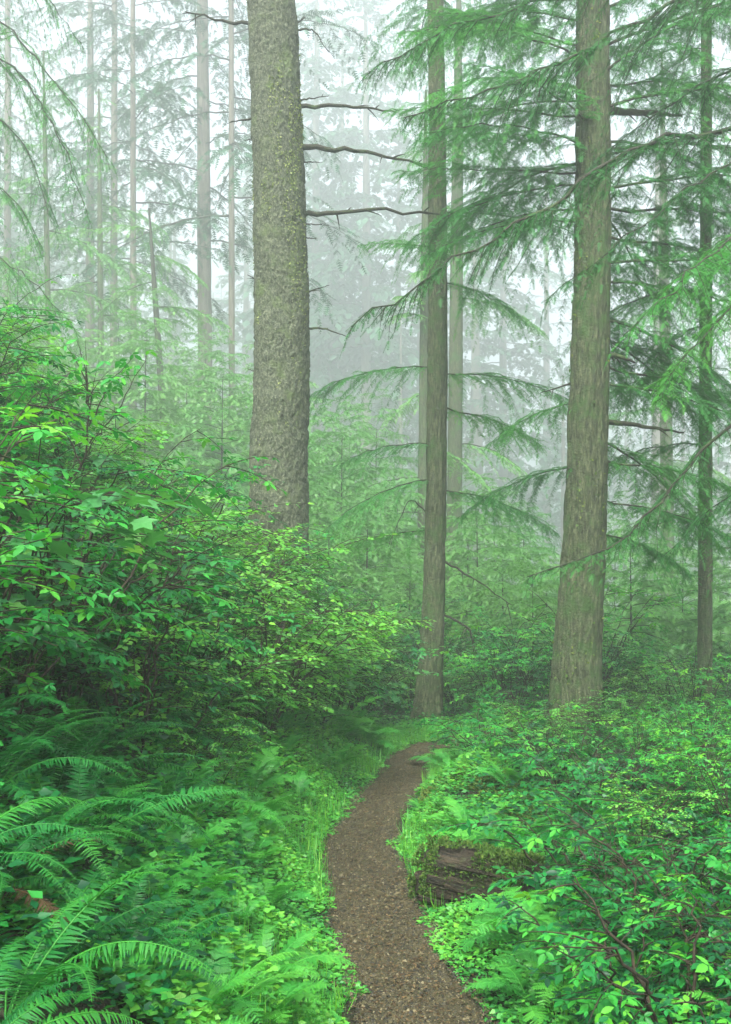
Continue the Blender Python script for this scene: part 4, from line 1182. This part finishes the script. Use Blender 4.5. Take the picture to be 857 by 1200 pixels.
# ------------------------------------------------------------------ rotting log
def build_log():
    r = np.random.default_rng(81)
    A = W(512, 1016, 6.55); B = W(632, 1060, 6.1)
    A[2] = Hs(A[0], A[1]) + .14; B[2] = Hs(B[0], B[1]) + .04
    base = np.array([A[0], A[1], Hs(A[0], A[1])])
    ax = B - A; Ll = np.linalg.norm(ax); e1 = ax / Ll
    e2 = nrm(np.cross([0, 0, 1.0], e1)); e3 = np.cross(e1, e2)
    rot = Matrix(((e1[0], e2[0], e3[0]), (e1[1], e2[1], e3[1]), (e1[2], e2[2], e3[2])))
    t = thing("rotting_log", "dark rotting fallen log with mossy end lying beside the path", "log", tuple(base))
    def put(name, mb, m, parent=t, smooth=True):
        return link(name, mb.mesh(name, m, smooth), parent, Vector(A - base) if parent is t else None, rot.to_euler() if parent is t else None)
    # body: local x along the log
    nx, ns = 90, 72
    xs = np.linspace(-.02, Ll, nx); th = np.linspace(0, 2 * np.pi, ns, endpoint=False)
    X, TH = np.meshgrid(xs, th, indexing='ij'); X, TH = X.ravel(), TH.ravel()
    p = np.stack([X * 1.6, np.cos(TH) * 5, np.sin(TH) * 5], -1)
    R = .205 + .028 * fbm(p, 7, 3) + .035 * np.abs(vnoise(np.stack([X * 1.2, np.cos(TH) * 9, np.sin(TH) * 9], -1), 12)) - .02 * np.clip(X - .9, 0, 1)
    R = R * np.clip((X + .05) / .10, .55, 1) ** .5
    v = np.stack([X + .05 * vnoise(np.stack([X * 0, np.cos(TH) * 4, np.sin(TH) * 4], -1), 3) * (X < .1), np.cos(TH) * R, np.sin(TH) * R], -1)
    i = np.arange(nx - 1)[:, None] * ns; j = np.arange(ns)[None, :]; j2 = (j + 1) % ns
    f = np.stack([i + j, i + j2, i + ns + j2, i + ns + j], -1).reshape(-1, 4)
    mb = MB(); mb.add(v, f)
    for e, c in ((0, (-.03, 0, 0)), (nx - 1, (Ll + .02, 0, 0))):
        cv = np.vstack([v[e * ns:(e + 1) * ns], [c]]); jj = np.arange(ns)
        mb.add(cv, np.stack([jj, (jj + 1) % ns, np.full(ns, ns)], -1))
    body = put("log_body", mb, M_WOOD)
    # torn splinters on the open side (towards the camera and up)
    for k in range(26):
        x0 = r.uniform(.02, .55); l = r.uniform(.18, .6); a = r.uniform(math.radians(175), math.radians(255)); w = r.uniform(.012, .035)
        # camera side is -e2 : angle around 180 deg
        a = math.radians(r.uniform(140, 235)); Rr = .235 + r.uniform(-.012, .022)
        u = np.linspace(0, 1, 7); ang = a + r.normal(0, .06) * u
        c = np.stack([x0 + l * u, np.cos(ang) * (Rr - .03 * u), np.sin(ang) * (Rr - .03 * u)], -1)
        tn = np.stack([0 * u, -np.sin(ang), np.cos(ang)], -1); no = np.stack([0 * u, np.cos(ang), np.sin(ang)], -1)
        ww = w * (1 - .7 * u ** 2)[:, None] * (1 + .15 * r.normal(size=(7, 1)))
        v = np.concatenate([c + tn * ww, c - tn * ww, c + tn * ww * .8 + no * .014, c - tn * ww * .8 + no * .014])
        q = np.arange(6); m = 7
        f = np.concatenate([np.stack([q + 2 * m, q + 2 * m + 1, q + 3 * m + 1, q + 3 * m], -1), np.stack([q, q + 1, q + 2 * m + 1, q + 2 * m], -1), np.stack([q + m + 1, q + m, q + 3 * m, q + 3 * m + 1], -1),
                            np.array([[0, 2 * m, 3 * m, m], [m - 1, 2 * m - 1, 4 * m - 1, 3 * m - 1]])])
        mb = MB(); mb.add(v, f); put("splinter", mb, M_WOOD, t, False)
    # moss over the top and the end
    n = 12000
    X = np.where(r.uniform(0, 1, n) < .4, np.abs(r.normal(0, .06, n)), r.uniform(0, Ll, n))
    TH = np.where(X < .14, r.uniform(0, 6.28, n), r.normal(math.radians(75), math.radians(42), n))
    keep = vnoise(np.stack([X * 7, np.cos(TH) * 3, np.sin(TH) * 3], -1), 5) > -.05
    X, TH = X[keep], TH[keep]; n = len(X)
    Rr = np.where(X < .05, .235 * np.sqrt(r.uniform(0, 1, n)), .238); o = np.stack([np.where(X < .05, -.9, 0), np.cos(TH), np.sin(TH)], -1)
    P = np.stack([np.where(X < .05, -.035, X), np.cos(TH) * Rr, np.sin(TH) * Rr], -1)
    v, f, k = scatter(SPRIG_LO[0], SPRIG_LO[1], P, o + r.normal(0, .9, (n, 3)), r.normal(size=(n, 3)), r.uniform(.012, .035, n), r.uniform(.006, .016, n))
    mb = MB(); mb.add(v, f, tint=np.repeat(np.clip(r.normal(.35, .2, n), 0, 1), k))
    ms = put("moss", mb, M_MOSS); ms["kind"] = "stuff"
build_log()

# ------------------------------------------------------------------ fog
def build_haze():
    mb = MB()
    lo, hi = np.array([-270, -70, -25.0]), np.array([270, 270, 90.0])
    v = np.array([[(lo, hi)[a][0], (lo, hi)[b][1], (lo, hi)[c][2]] for a in (0, 1) for b in (0, 1) for c in (0, 1)])
    f = np.array([[0, 1, 3, 2], [4, 6, 7, 5], [0, 4, 5, 1], [2, 3, 7, 6], [0, 2, 6, 4], [1, 5, 7, 3]])
    mb.add(v, f)
    m, nt, N, Lk, out = mat_new("fog_air")
    pv = N.new("ShaderNodeVolumePrincipled")
    pv.inputs["Color"].default_value = (0.895, 0.972, 0.962, 1)
    pv.inputs["Density"].default_value = HAZE_DENSITY
    pv.inputs["Density Attribute"].default_value = ""
    pv.inputs["Anisotropy"].default_value = 0.5
    Lk.new(pv.outputs[0], out.inputs["Volume"])
    o = link("haze", mb.mesh("haze", m, smooth=False)); o["kind"] = "stuff"
    o["label"] = "pale morning fog filling the forest"; o["category"] = "fog"
build_haze()
print("objects", len(bpy.data.objects), "tris", sum(sum(len(p.vertices) - 2 for p in []) or len(m.loops) - 2 * len(m.polygons) for m in bpy.data.meshes))
zr = H(np.linspace(-260, 260, 400), np.full(400, 260.0)); print("ground z range", zr.min(), zr.max())
